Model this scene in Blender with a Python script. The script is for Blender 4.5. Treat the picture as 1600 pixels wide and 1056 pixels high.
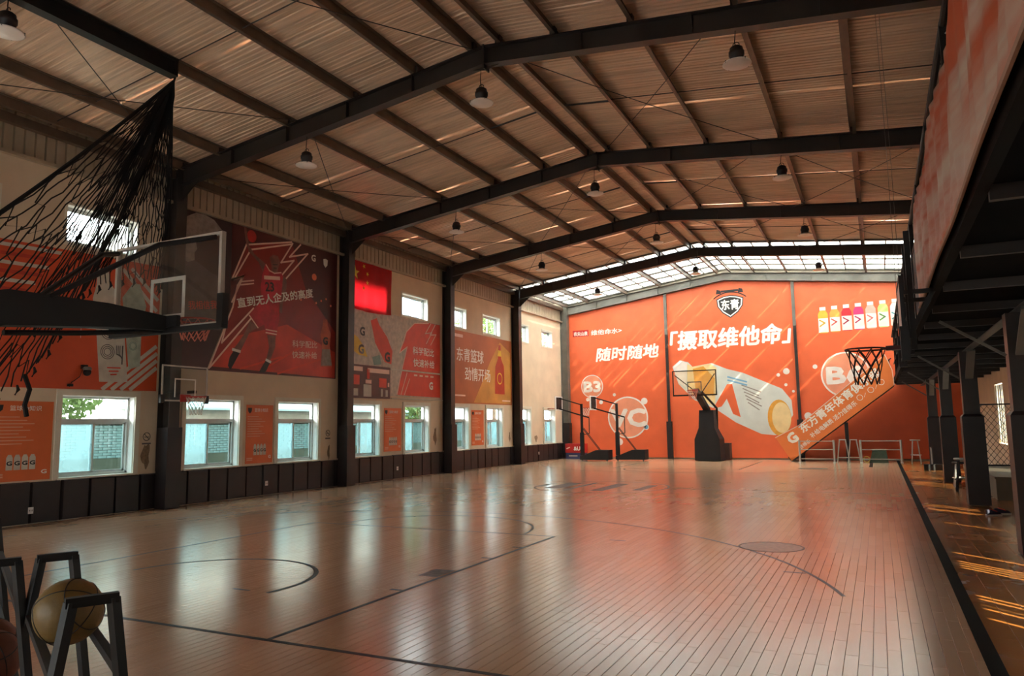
import bpy, math, random
from mathutils import Vector, Matrix
random.seed(7)
for o in list(bpy.data.objects): bpy.data.objects.remove(o)
SC = bpy.context.scene
COL = SC.collection

# ------------------------------------------------------------------ camera
cam_d = bpy.data.cameras.new('camera'); cam_d.sensor_width = 36.0
cam_d.lens = 36.0 * 1154.0 / 1600.0; cam_d.clip_start = 0.05; cam_d.clip_end = 400
cam = bpy.data.objects.new('camera', cam_d); COL.objects.link(cam)
CAM_R = Matrix(((0.8968, 0.0645, 0.4377), (0.4422, -0.0984, -0.8915), (-0.0144, 0.9931, -0.1167)))
CAM_P = Vector((0, 0, 1.7))
cam.matrix_world = Matrix.Translation(CAM_P) @ CAM_R.to_4x4()
SC.camera = cam
# ------------------------------------------------------------------ world, sun, exposure
W = bpy.data.worlds.new('sky'); SC.world = W; W.use_nodes = True
bg = W.node_tree.nodes['Background']; bg.inputs[0].default_value = (0.97, 0.98, 0.98, 1); bg.inputs[1].default_value = 5.0
sd = bpy.data.lights.new('sun', 'SUN'); sd.energy = 14.0; sd.angle = math.radians(0.6); sd.color = (1.0, 0.86, 0.62)
sun = bpy.data.objects.new('sun', sd); COL.objects.link(sun)
sun.rotation_euler = Vector((-1.0, 1.02, -0.95)).to_track_quat('-Z', 'Y').to_euler()
sun.location = (20, -20, 25)
SC.view_settings.view_transform = 'Standard'; SC.view_settings.look = 'None'
SC.view_settings.gamma = 1; SC.view_settings.use_curve_mapping = False
SC.view_settings.exposure = 1.68

def portal(x, y, z, sx, sy, rot):
    d = bpy.data.lights.new('daylight_portal', 'AREA'); d.shape = 'RECTANGLE'; d.size = sx; d.size_y = sy
    d.cycles.is_portal = True
    o = bpy.data.objects.new('daylight_portal', d); COL.objects.link(o); o.location = (x, y, z); o.rotation_euler = rot

# ------------------------------------------------------------------ materials
def lin(c):
    return tuple((v/255/12.92 if v/255 <= 0.04045 else ((v/255+0.055)/1.055)**2.4) for v in c)
MATS = {}
def mat(name, rgb, rough=0.6, metal=0.0, var=0.12, scale=4.0, bump=0.0, stretch=(1, 1, 1), spec=0.5, coat=0.0, coat_rough=0.1, emit=0.0):
    if name in MATS: return MATS[name]
    m = bpy.data.materials.new(name); m.use_nodes = True; nt = m.node_tree; b = nt.nodes['Principled BSDF']
    c = lin(rgb)
    tc = nt.nodes.new('ShaderNodeTexCoord'); mp = nt.nodes.new('ShaderNodeMapping'); mp.inputs['Scale'].default_value = stretch
    nz = nt.nodes.new('ShaderNodeTexNoise'); nz.inputs['Scale'].default_value = scale; nz.inputs['Detail'].default_value = 5
    rp = nt.nodes.new('ShaderNodeValToRGB')
    rp.color_ramp.elements[0].position = 0.3; rp.color_ramp.elements[1].position = 0.7
    rp.color_ramp.elements[0].color = tuple(v*(1-var) for v in c)+(1,)
    rp.color_ramp.elements[1].color = tuple(min(1, v*(1+var)) for v in c)+(1,)
    L = nt.links.new
    L(tc.outputs['Object'], mp.inputs[0]); L(mp.outputs[0], nz.inputs['Vector']); L(nz.outputs['Fac'], rp.inputs[0]); L(rp.outputs[0], b.inputs['Base Color'])
    b.inputs['Roughness'].default_value = rough; b.inputs['Metallic'].default_value = metal
    b.inputs['Specular IOR Level'].default_value = spec
    b.inputs['Coat Weight'].default_value = coat; b.inputs['Coat Roughness'].default_value = coat_rough
    if bump:
        bp = nt.nodes.new('ShaderNodeBump'); bp.inputs['Strength'].default_value = bump; bp.inputs['Distance'].default_value = 0.02
        L(nz.outputs['Fac'], bp.inputs['Height']); L(bp.outputs[0], b.inputs['Normal'])
    if emit:
        L(rp.outputs[0], b.inputs['Emission Color']); b.inputs['Emission Strength'].default_value = emit
    MATS[name] = m; return m

def wood_mat(name, c0, c1, rough, coat):
    m = bpy.data.materials.new(name); m.use_nodes = True; nt = m.node_tree; b = nt.nodes['Principled BSDF']; L = nt.links.new; N = nt.nodes.new
    g = N('ShaderNodeNewGeometry'); oi = N('ShaderNodeObjectInfo'); ad = N('ShaderNodeMath'); ad.operation = 'ADD'
    L(g.outputs['Random Per Island'], ad.inputs[0]); L(oi.outputs['Random'], ad.inputs[1])
    fr = N('ShaderNodeMath'); fr.operation = 'FRACT'; L(ad.outputs[0], fr.inputs[0])
    mp = N('ShaderNodeMapping'); mp.inputs['Scale'].default_value = (16, 1.4, 1); L(g.outputs['Position'], mp.inputs[0])
    nz = N('ShaderNodeTexNoise'); nz.inputs['Scale'].default_value = 1.0; nz.inputs['Detail'].default_value = 6; L(mp.outputs[0], nz.inputs['Vector'])
    mx = N('ShaderNodeMath'); mx.operation = 'MULTIPLY_ADD'; mx.inputs[1].default_value = 0.3; L(nz.outputs['Fac'], mx.inputs[0])
    m2 = N('ShaderNodeMath'); m2.operation = 'MULTIPLY'; m2.inputs[1].default_value = 0.6; L(fr.outputs[0], m2.inputs[0]); L(m2.outputs[0], mx.inputs[2])
    rp = N('ShaderNodeValToRGB'); rp.color_ramp.elements[0].color = lin(c0)+(1,); rp.color_ramp.elements[1].color = lin(c1)+(1,); rp.color_ramp.elements[0].position = .15; rp.color_ramp.elements[1].position = .85
    L(mx.outputs[0], rp.inputs[0]); L(rp.outputs[0], b.inputs['Base Color'])
    n2 = N('ShaderNodeTexNoise'); n2.inputs['Scale'].default_value = 0.9; n2.inputs['Detail'].default_value = 4; L(g.outputs['Position'], n2.inputs['Vector'])
    mr = N('ShaderNodeMapRange'); mr.inputs['From Min'].default_value = .3; mr.inputs['From Max'].default_value = .7; mr.inputs['To Min'].default_value = rough-.015; mr.inputs['To Max'].default_value = rough+.025
    L(n2.outputs['Fac'], mr.inputs[0]); L(mr.outputs[0], b.inputs['Roughness'])
    b.inputs['Coat Weight'].default_value = coat; b.inputs['Coat Roughness'].default_value = rough
    MATS[name] = m; return m

def glass_mat(name, tint=(0.9, 0.97, 0.97), haze=0.0, hazecol=(0.8, 0.9, 0.92), refl=1.0):
    m = bpy.data.materials.new(name); m.use_nodes = True; nt = m.node_tree; N = nt.nodes.new; L = nt.links.new
    nt.nodes.remove(nt.nodes['Principled BSDF']); out = nt.nodes['Material Output']
    tr = N('ShaderNodeBsdfTransparent'); tr.inputs[0].default_value = tint+(1,)
    gl = N('ShaderNodeBsdfGlossy'); gl.inputs['Roughness'].default_value = 0.03; gl.inputs[0].default_value = (refl, refl, refl, 1)
    fr = N('ShaderNodeFresnel'); fr.inputs[0].default_value = 1.45
    gm = N('ShaderNodeNewGeometry'); iv = N('ShaderNodeMath'); iv.operation = 'SUBTRACT'; iv.inputs[0].default_value = 1.0; L(gm.outputs['Backfacing'], iv.inputs[1])
    mu = N('ShaderNodeMath'); mu.operation = 'MULTIPLY'; L(fr.outputs[0], mu.inputs[0]); L(iv.outputs[0], mu.inputs[1])
    mix = N('ShaderNodeMixShader'); L(mu.outputs[0], mix.inputs[0]); last = tr
    if haze:
        tl = N('ShaderNodeBsdfTranslucent'); tl.inputs[0].default_value = hazecol+(1,)
        nz = N('ShaderNodeTexNoise'); nz.inputs['Scale'].default_value = 2.5; mr = N('ShaderNodeMapRange')
        mr.inputs['To Min'].default_value = haze*.7; mr.inputs['To Max'].default_value = haze*1.3; L(nz.outputs['Fac'], mr.inputs[0])
        m2 = N('ShaderNodeMixShader'); L(mr.outputs[0], m2.inputs[0]); L(tr.outputs[0], m2.inputs[1]); L(tl.outputs[0], m2.inputs[2]); last = m2
    L(last.outputs[0], mix.inputs[1]); L(gl.outputs[0], mix.inputs[2]); L(mix.outputs[0], out.inputs[0])
    MATS[name] = m; return m

def cloth_mat(name, rgb, trans=0.3, rough=0.6, var=.1, scale=6, stretch=(1, 1, 1), bump=0):
    m = mat(name, rgb, rough, 0, var, scale, bump, stretch); nt = m.node_tree; L = nt.links.new
    b = nt.nodes['Principled BSDF']; out = nt.nodes['Material Output']; tl = nt.nodes.new('ShaderNodeBsdfTranslucent')
    src = b.inputs['Base Color'].links[0].from_socket; L(src, tl.inputs[0])
    mx = nt.nodes.new('ShaderNodeMixShader'); mx.inputs[0].default_value = trans
    L(b.outputs[0], mx.inputs[1]); L(tl.outputs[0], mx.inputs[2]); L(mx.outputs[0], out.inputs[0]); return m

wood = wood_mat('maple_boards', (197, 154, 121), (207, 165, 132), 0.2, 0.3)
aislewood = wood_mat('amber_boards', (176, 108, 50), (186, 118, 56), 0.26, 0.4)
subfloor = mat('dark_subfloor', (60, 40, 28), .8)
linepaint = mat('black_line_paint', (34, 27, 24), .4, scale=9, var=.3, spec=.12)
fadedpaint = mat('faded_grey_paint', (104, 82, 70), .4, scale=12, var=.35, spec=.15)
plaster = mat('cream_plaster', (222, 200, 172), .8, scale=1.4, var=.07, bump=.08)
plaster_dim = mat('grey_plaster', (176, 164, 146), .85, scale=1.4, var=.08, bump=.08)
casing = mat('white_window_casing', (222, 214, 196), .6, var=.05)
alu = mat('window_aluminium', (205, 208, 206), .4, .2, .05)
padm = mat('black_vinyl_pad', (38, 29, 30), .42, scale=3, var=.2, bump=.15)
padedge = mat('pad_edge_seam', (70, 58, 56), .6)
steel = mat('black_painted_steel', (50, 43, 40), .42, scale=2, var=.2, bump=.05)
steelgrey = mat('grey_painted_steel', (112, 108, 100), .5, scale=2.5, var=.15)
galv = mat('galvanised_purlin', (112, 94, 80), .42, .35, .18, 3)
roofm = mat('roof_insulation_foil', (226, 196, 168), .36, .2, .16, 1.6, .35, (0.5, 6, 1))
ribm = mat('corrugated_metal', (176, 160, 138), .5, .2, .1, 2)
blackp = mat('black_powder_coat', (20, 18, 20), .6, var=.2)
rubber = mat('black_rubber', (24, 22, 24), .6, var=.2)
silver = mat('silver_metal', (190, 188, 182), .35, .6, .08)
white = mat('white_paint', (232, 230, 224), .5, var=.04)
print_white = mat('print_white', (245, 238, 228), .5, var=.03)
print_black = mat('print_black', (34, 28, 28), .5, var=.1)
orange = mat('orange_banner_vinyl', (234, 104, 60), .5, scale=1.2, var=.07, bump=.05)
orange_sign = mat('orange_sign_vinyl', (240, 132, 68), .45, scale=1.5, var=.06)
poster_or = mat('poster_orange', (226, 110, 56), .5, scale=2, var=.07)
redpaint = mat('red_paint', (190, 38, 34), .45, var=.1)
redorange = mat('mural_red', (146, 38, 32), .45, scale=1.3, var=.25)
darkmaroon = mat('mural_dark_maroon', (58, 34, 36), .45, scale=1.1, var=.3)
cyanprint = mat('bubble_print', (236, 170, 140), .5, scale=3, var=.1)

# ------------------------------------------------------------------ mesh builder
class MB:
    def __init__(s): s.v = []; s.f = []; s.sm = False
    def add(s, vs, fs):
        n = len(s.v); s.v += [tuple(p) for p in vs]; s.f += [tuple(i+n for i in f) for f in fs]; return s
    def box(s, x0, x1, y0, y1, z0, z1):
        return s.add([(x0,y0,z0),(x1,y0,z0),(x1,y1,z0),(x0,y1,z0),(x0,y0,z1),(x1,y0,z1),(x1,y1,z1),(x0,y1,z1)],
                     [(0,3,2,1),(4,5,6,7),(0,1,5,4),(1,2,6,5),(2,3,7,6),(3,0,4,7)])
    def bar(s, a, b, w, h, up=(0,0,1)):
        a = Vector(a); b = Vector(b); d = (b-a).normalized(); up = Vector(up)
        if abs(d.dot(up)) > .98: up = Vector((0,1,0))
        r = d.cross(up).normalized(); u = r.cross(d)
        vs = [p + r*(w/2*i) + u*(h/2*j) for p in (a, b) for i, j in ((-1,-1),(1,-1),(1,1),(-1,1))]
        return s.add(vs, [(0,3,2,1),(4,5,6,7),(0,1,5,4),(1,2,6,5),(2,3,7,6),(3,0,4,7)])
    def tube(s, pts, r, n=8, closed=False):
        pts = [Vector(p) for p in pts]; rings = []; k = len(pts)
        for i, p in enumerate(pts):
            if closed: d = pts[(i+1) % k]-pts[i-1]
            else: d = pts[min(i+1, k-1)]-pts[max(i-1, 0)]
            d.normalize(); up = Vector((0,0,1)) if abs(d.z) < .9 else Vector((0,1,0))
            a = d.cross(up).normalized(); b = a.cross(d)
            rr = r[i] if isinstance(r, (list, tuple)) else r
            rings.append([p + a*(rr*math.cos(2*math.pi*j/n)) + b*(rr*math.sin(2*math.pi*j/n)) for j in range(n)])
        vs = [q for g in rings for q in g]; fs = []
        for i in range(k if closed else k-1):
            i2 = (i+1) % k
            for j in range(n): fs.append((i*n+j, i*n+(j+1) % n, i2*n+(j+1) % n, i2*n+j))
        if not closed: fs += [tuple(range(n))[::-1], tuple((k-1)*n+j for j in range(n))]
        return s.add(vs, fs)
    def lathe(s, c, prof, n=20, axis='Z'):
        vs = []; k = len(prof)
        for r, z in prof:
            for j in range(n):
                a = 2*math.pi*j/n; p = (r*math.cos(a), r*math.sin(a), z)
                if axis == 'Y': p = (p[0], p[2], p[1])
                if axis == 'X': p = (p[2], p[0], p[1])
                vs.append((c[0]+p[0], c[1]+p[1], c[2]+p[2]))
        fs = [(i*n+j, i*n+(j+1) % n, (i+1)*n+(j+1) % n, (i+1)*n+j) for i in range(k-1) for j in range(n)]
        if prof[0][0] > 1e-4: fs.append(tuple(range(n))[::-1])
        if prof[-1][0] > 1e-4: fs.append(tuple((k-1)*n+j for j in range(n)))
        return s.add(vs, fs)
    def prism(s, pts, d):
        """pts: 3D polygon, extruded by vector d"""
        d = Vector(d); n = len(pts); a = [Vector(p) for p in pts]
        return s.add(a+[p+d for p in a], [tuple(range(n))[::-1], tuple(range(n, 2*n))]+[(i, (i+1) % n, n+(i+1) % n, n+i) for i in range(n)])
    def sphere(s, c, r, n=20, m=12):
        return s.lathe(c, [(max(1e-5, r*math.sin(math.pi*i/m)), -r*math.cos(math.pi*i/m)) for i in range(m+1)], n)

def mesh(name, mb, m, smooth=False):
    me = bpy.data.meshes.new(name); me.from_pydata(mb.v, [], mb.f); me.update()
    if m: me.materials.append(m)
    if smooth or mb.sm:
        for p in me.polygons: p.use_smooth = len(p.vertices) == 4
    return me
LOC = {}
def wpos(o):
    return LOC.get(o.name, Vector((0,0,0)))
def obj(name, mb, m, parent=None, smooth=False, origin=None):
    """mb holds world coordinates"""
    me = mesh(name, mb, m, smooth); o = bpy.data.objects.new(name, me); COL.objects.link(o)
    if parent is not None:
        o.parent = parent; L = wpos(parent); LOC[o.name] = Vector((0,0,0))
        o.matrix_parent_inverse = Matrix.Translation(-L)
    elif origin is not None:
        me.transform(Matrix.Translation(-Vector(origin))); o.location = origin; LOC[o.name] = Vector(origin)
    return o
def thing(name, label, cat, loc=(0,0,0), group=None):
    o = bpy.data.objects.new(name, None); COL.objects.link(o); o.location = loc; LOC[o.name] = Vector(loc)
    o.empty_display_size = .2
    o['label'] = label; o['category'] = cat
    if group: o['group'] = group
    return o
def tag(o, label, cat, group=None):
    o['label'] = label; o['category'] = cat
    if group: o['group'] = group
    return o
def struct(name, loc=(0,0,0)):
    o = bpy.data.objects.new(name, None); COL.objects.link(o); o.location = loc; LOC[o.name] = Vector(loc); o['kind'] = 'structure'; o.empty_display_size = .2; return o
def copy_tree(root, delta, label=None, parent=None):
    c = root.copy(); COL.objects.link(c)
    if parent is None: c.location = Vector(root.location)+Vector(delta)
    else: c.parent = parent
    LOC[c.name] = Vector(c.location)
    if label: c['label'] = label
    for ch in list(root.children): copy_tree(ch, (0,0,0), None, c)
    return c

# planar frames: right, up, outward normal
class Frame:
    def __init__(s, O, U, V): s.O = Vector(O); s.U = Vector(U); s.V = Vector(V); s.N = s.U.cross(s.V)
    def p(s, u, v, n=0): return s.O + s.U*u + s.V*v + s.N*n
LW = Frame((-14.3,0,0), (0,1,0), (0,0,1))      # left wall: u=Y v=Z, faces +X
FW = Frame((0,35.0,0), (1,0,0), (0,0,1))       # far wall: u=X v=Z, faces -Y
def plate(name, fr, pts, n0, n1, m, parent):
    mb = MB(); mb.prism([fr.p(u, v, n0) for u, v in pts], fr.N*(n1-n0)); return obj(name, mb, m, parent)
def rect(u0, u1, v0, v1): return [(u0,v0),(u1,v0),(u1,v1),(u0,v1)]
def disc(u, v, r, n=28, ry=None): return [(u+r*math.cos(2*math.pi*i/n), v+(ry or r)*math.sin(2*math.pi*i/n)) for i in range(n)]
def ring(name, fr, u, v, r, w, n0, n1, m, parent, a0=0, a1=360, seg=40):
    mb = MB(); vs = []; fs = []
    for i in range(seg+1):
        a = math.radians(a0+(a1-a0)*i/seg)
        for rr in (r-w/2, r+w/2):
            for nn in (n0, n1): vs.append(fr.p(u+rr*math.cos(a), v+rr*math.sin(a), nn))
    for i in range(seg):
        b = i*4; c = b+4
        fs += [(b+1,b+3,c+3,c+1),(b,c,c+2,b+2),(b,b+1,c+1,c),(b+2,c+2,c+3,b+3)]
    mb.add(vs, fs); return obj(name, mb, m, parent)
def stroke(name, fr, pts, w, n0, n1, m, parent):
    mb = MB()
    for (a, b) in zip(pts[:-1], pts[1:]):
        d = Vector((b[0]-a[0], b[1]-a[1])); L = d.length
        if L < 1e-6: continue
        d /= L; q = Vector((-d.y, d.x))*(w/2); e = d*(w/2)
        P = [(a[0]-e.x-q.x, a[1]-e.y-q.y), (b[0]+e.x-q.x, b[1]+e.y-q.y), (b[0]+e.x+q.x, b[1]+e.y+q.y), (a[0]-e.x+q.x, a[1]-e.y+q.y)]
        mb.prism([fr.p(u, v, n0) for u, v in P], fr.N*(n1-n0))
    return obj(name, mb, m, parent)
TEXTQ = []
def text(body, fr, u, v, size, m, parent, bold=0.0, shear=0.0, rot=0.0, n=0.008, width=None, name='lettering'):
    """(u,v) = left end of the baseline; width scales the line to that length"""
    cu = bpy.data.curves.new('t', 'FONT'); cu.body = body; cu.size = size; cu.shear = shear; cu.resolution_u = 2
    o = bpy.data.objects.new('t', cu); COL.objects.link(o)
    TEXTQ.append((o, fr, u, v, rot, n, width, m, parent, name, bold*size))
def flush_text():
    bpy.context.view_layer.update(); dg = bpy.context.evaluated_depsgraph_get()
    done = []
    for (o, *_) in TEXTQ:
        me = bpy.data.meshes.new_from_object(o.evaluated_get(dg)); done.append(me)
    for (o, fr, u, v, rot, n, width, m, parent, name, bd), me in zip(TEXTQ, done):
        xs = [q.co.x for q in me.vertices] or [0, 1]
        k = width/(max(xs)-min(xs)) if width else 1; x0 = min(xs); c, s = math.cos(rot), math.sin(rot)
        shifts = [(0, 0)]+([(bd*math.cos(q*math.pi/3), bd*math.sin(q*math.pi/3)) for q in range(6)] if bd > 0 else [])
        mb = MB(); base = [((q.co.x-x0)*k, q.co.y) for q in me.vertices]; polys = [tuple(f.vertices) for f in me.polygons]
        for i, (dx, dy) in enumerate(shifts):
            mb.add([fr.p(u+(x+dx)*c-(y+dy)*s, v+(x+dx)*s+(y+dy)*c, n+i*.00002) for x, y in base], polys)
        bpy.data.meshes.remove(me); me = mesh(name, mb, m)
        t = bpy.data.objects.new(name, me); COL.objects.link(t); t.parent = parent; t.matrix_parent_inverse = Matrix.Translation(-wpos(parent))
        cu = o.data; bpy.data.objects.remove(o); bpy.data.curves.remove(cu)

# ================================================================== STRUCTURE
YC = [5.5, 11.4, 17.5, 23.4, 29.2, 35.0]           # portal frames
RX = -6.05                                          # ridge
def zb(x): return 8.27 - (.131*(RX-x) if x < RX else .108*(x-RX))   # underside of the rafters
def zr(x): return zb(x)+.58                                          # roof sheet
XL, XR = -14.3, 3.4
Y0, Y1 = -3.0, 35.0

# ---- court floor: maple boards
floor = struct('floor')
obj('floor_slab', MB().box(-14.6, 0.56, Y0, 35.3, -.12, -.012), subfloor, floor)
BW, BL, GAP = .092, .92, .0026
def board_mesh(w, l, name, m):
    e = .0015; g = GAP/2
    mb = MB(); x0, x1, y0, y1 = -w/2+g, w/2-g, -l/2+g*.6, l/2-g*.6
    mb.add([(x0,y0,-.012),(x1,y0,-.012),(x1,y1,-.012),(x0,y1,-.012),(x0,y0,-e),(x1,y0,-e),(x1,y1,-e),(x0,y1,-e),(x0+e,y0+e,0),(x1-e,y0+e,0),(x1-e,y1-e,0),(x0+e,y1-e,0)],
           [(8,9,10,11),(0,1,5,4),(1,2,6,5),(2,3,7,6),(3,0,4,7),(4,5,9,8),(5,6,10,9),(6,7,11,10),(7,4,8,11)])
    return mb
def in_view(p, pad=30):
    q = CAM_R.transposed() @ (Vector(p)-CAM_P)
    if q.z > -.2: return None
    x = 800+1154*q.x/-q.z; y = 528-1154*q.y/-q.z
    return (x, y) if -pad < x < 1600+pad and -pad < y < 1056+pad else None
def boards(parent, x0, x1, y0, y1, w, l, z, m, limit, name):
    base = board_mesh(w, l, name, m); cells = []
    n = int(round((x1-x0)/w)); rnd = random.Random(3)
    for i in range(n):
        x = x0+(i+.5)*w; off = rnd.random()*l; y = y0-off
        while y < y1:
            if y+l > y0+.2: cells.append((x, y+l/2))
            y += l
    vis = [c for c in cells if in_view((c[0], c[1], z))]
    vis.sort(key=lambda c: c[0]**2+c[1]**2); near = set(vis[:limit])
    me = mesh(name, base, m)
    for c in near:
        o = bpy.data.objects.new(name, me); COL.objects.link(o); o.location = (c[0], c[1], z); o.parent = parent
    mb = MB()
    for c in cells:
        if c in near: continue
        if c[1] < 10.5: mb.add([(v[0]+c[0], v[1]+c[1], v[2]+z) for v in base.v], base.f)
        else:
            a, b = w/2-GAP/2, l/2-GAP*.3; mb.add([(c[0]-a, c[1]-b, z), (c[0]+a, c[1]-b, z), (c[0]+a, c[1]+b, z), (c[0]-a, c[1]+b, z)], [(0, 1, 2, 3)])
    o = obj(name+'_field', mb, m, parent); o['kind'] = 'stuff'
boards(floor, -14.22, .56, Y0, 34.95, BW, BL, 0, wood, 295, 'floor_board')

# court markings
FL = Frame((0,0,0), (1,0,0), (0,1,0))
K = .0006; K2 = .0014
CX = -6.9
def fline(pts, w=.05, m=None): return stroke('court_line', FL, pts, w, K, K2, m or linepaint, floor)
def farc(x, y, r, a0, a1, w=.05, m=None, seg=60): return ring('court_line', FL, x, y, r, w, K, K2, m or linepaint, floor, a0, a1, seg)
fline([(-13.4, 4.69), (-2.1, 4.69)], .05)
fline([(-4.55, 4.72), (-4.55, 10.6)], .05); fline([(-9.25, 4.72), (-9.25, 10.6)], .045)
fline([(-9.2, 10.65), (-4.6, 10.65)], .04)
plate('lane_block', FL, rect(-4.86, -4.6, 7.35, 7.75), K, K2, fadedpaint, floor)
for yy in (6.6, 8.6, 9.5): plate('lane_mark', FL, rect(-4.72, -4.58, yy, yy+.05), K, K2, linepaint, floor)
farc(CX, 10.65, 1.8, 3, 177, .04)
farc(-7.05, 6.25, 1.25, -12, 178, .055)
farc(CX, 6.2, 6.75, 16, 150, .04); fline([(-12.95, 4.72), (-12.95, 7.6)], .04)
farc(CX, 32.0, 6.75, 200, 340, .04); farc(CX, 27.4, 1.8, 183, 357, .05)
fline([(-9.25, 27.4), (-4.6, 27.4)], .05); fline([(-9.25, 27.4), (-9.25, 33.2)], .05); fline([(-4.55, 27.4), (-4.55, 33.2)], .05)
fline([(-.35, 33.4), (-.35, 29.9)], .12); fline([(-13.4, 33.3), (-.4, 33.3)], .05)
farc(CX+.05, 19.3, 1.8, 0, 359.9, .05); fline([(-13.4, 19.3), (-8.8, 19.3)], .05); fline([(-5, 19.3), (-.2, 19.3)], .05)
for (a, b, c, d) in [(-8.2,-7.75,18.5,20.3), (-7.5,-7.35,18.0,20.6), (-6.75,-6.4,18.1,20.4), (-5.75,-5.5,18.5,20.1), (-8.6,-8.45,18.9,19.6)]:
    plate('worn_emblem_patch', FL, rect(a, b, c, d), K, K2, mat('dark_emblem_paint', (66, 58, 54), .4, scale=14, var=.3, spec=.12), floor)
plate('round_floor_emblem', FL, disc(-1.42, 10.8, .4, 36), K, K2, mat('pale_emblem_paint', (150, 116, 98), .3, scale=14, var=.3, spec=.3), floor)
ring('court_line', FL, -1.42, 10.8, .42, .02, K, K2+.0004, linepaint, floor)
plate('round_floor_emblem', FL, disc(-2.2, 28.6, .5, 32), K, K2, fadedpaint, floor)
for x, y in ((-3.43, 10.6), (-.86, 9.1), (-6.1, 6.0), (-9.3, 12.2)):
    plate('tape_mark', FL, rect(x-.22, x+.02, y-.02, y+.02), K, K2, linepaint, floor)

# kerb strip and aisle floor
trim = obj('trim_1', MB().box(.56, .67, Y0, 35.0, -.12, .002), mat('black_kerb_strip', (20, 17, 16), .85, spec=.1), None); trim['kind'] = 'structure'
aisle = struct('floor_aisle')
obj('floor_slab', MB().box(.67, XR+.1, Y0, 35.3, -.14, -.032), subfloor, aisle)
boards(aisle, .67, XR, Y0, 34.95, .195, 1.3, -.02, aislewood, 140, 'aisle_board')

# ---- left wall with window openings
wall_left = struct('wall_left')
WINL = [(3.2,4.8), (6.15,7.75), (9.1,10.7), (12.0,13.6), (14.93,16.5), (17.88,19.4), (20.82,22.3), (23.72,25.15), (26.66,28.05), (29.56,30.9), (32.45,33.75)]
WINU = [(6.1,7.7), (9.0,10.58), (17.85,19.7), (20.65,22.26), (23.77,25.05), (26.41,27.95), (29.7,30.85), (32.36,33.6)]
LZ, UZ = (.8, 2.41), (5.45, 6.23)
WX0, WX1 = -14.58, -14.3
def wall_strip(openings, z0, z1, y0, y1, oz):
    mb = MB(); y = y0
    for a, b in openings:
        mb.box(WX0, WX1, y, a, z0, z1); mb.box(WX0, WX1, a, b, z0, oz[0]); mb.box(WX0, WX1, a, b, oz[1], z1); y = b
    mb.box(WX0, WX1, y, y1, z0, z1); return mb
obj('lower_plaster', wall_strip(WINL, -.1, 3.6, Y0, 35.3, LZ), plaster, wall_left)
obj('upper_plaster', wall_strip(WINU, 3.6, 6.93, Y0, 35.3, UZ), plaster, wall_left)
# corrugated eave strip: one sheet per bay
for i, (a, b) in enumerate(zip([Y0]+YC[:-1], YC)):
    mb = MB(); n = int((b-a)/.02); pts = []
    for j in range(n+1):
        y = a+(b-a)*j/n; pts.append((-14.35 if j % 10 == 0 else -14.29, y))
    vs = [(x, y, z) for x, y in pts for z in (6.88, 7.75)]
    mb.add(vs, [(2*j, 2*j+2, 2*j+3, 2*j+1) for j in range(n)])
    obj('corrugated_eave_sheet', mb, ribm, wall_left)
    obj('eave_ledge', MB().box(-14.3, -14.2, a+.02, b-.02, 6.86, 6.93), ribm, wall_left)
    obj('eave_girt', MB().box(-14.3, -14.16, a, b, 7.45, 7.62), galv, wall_left)
obj('outer_eave_cladding', MB().box(-14.6, -14.5, Y0, 35.3, 6.9, 7.8), ribm, wall_left)
# padding along the wall base
px = [7.0]; r3 = random.Random(5)
yy = 5.7
while yy < 34.9:
    w = .575 + r3.uniform(-.03, .03)
    skip = any(abs(yy+w/2-c) < .18 for c in YC)
    y1 = min(yy+w, 34.95)
    mb = MB(); t = .07+r3.uniform(-.012, .012); b = .02
    y0_, y1_ = yy+.008, y1-.008; h = .77+r3.uniform(-.012, .012)
    mb.add([(-14.3,y0_,0.003),(-14.3,y1_,0.003),(-14.3,y1_,h),(-14.3,y0_,h),(-14.3+t,y0_+b,.02),(-14.3+t,y1_-b,.02),(-14.3+t,y1_-b,h-b),(-14.3+t,y0_+b,h-b)],
           [(4,5,6,7),(0,1,5,4),(1,2,6,5),(2,3,7,6),(3,0,4,7)])
    obj('wall_pad', mb, padm, wall_left); yy += w
# plaster stains
stain = mat('peeled_plaster', (142, 118, 92), .9, scale=14, var=.3)
for (y, z, w, h) in [(11.02, 1.15, .2, .5), (11.82, 1.1, .17, .52), (17.0, 1.0, .1, .4), (22.75, 1.35, .2, .6), (28.75, 1.2, .15, .4), (31.5, 1.05, .3, .3)]:
    pts = [(y+w*.5*math.cos(a)*(1+.35*math.sin(3*a+y)), z+h*.5*math.sin(a)*(1+.2*math.cos(5*a+z))) for a in [2*math.pi*i/22 for i in range(22)]]
    plate('peeled_patch', LW, pts, .0005, .002, stain, wall_left)

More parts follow.
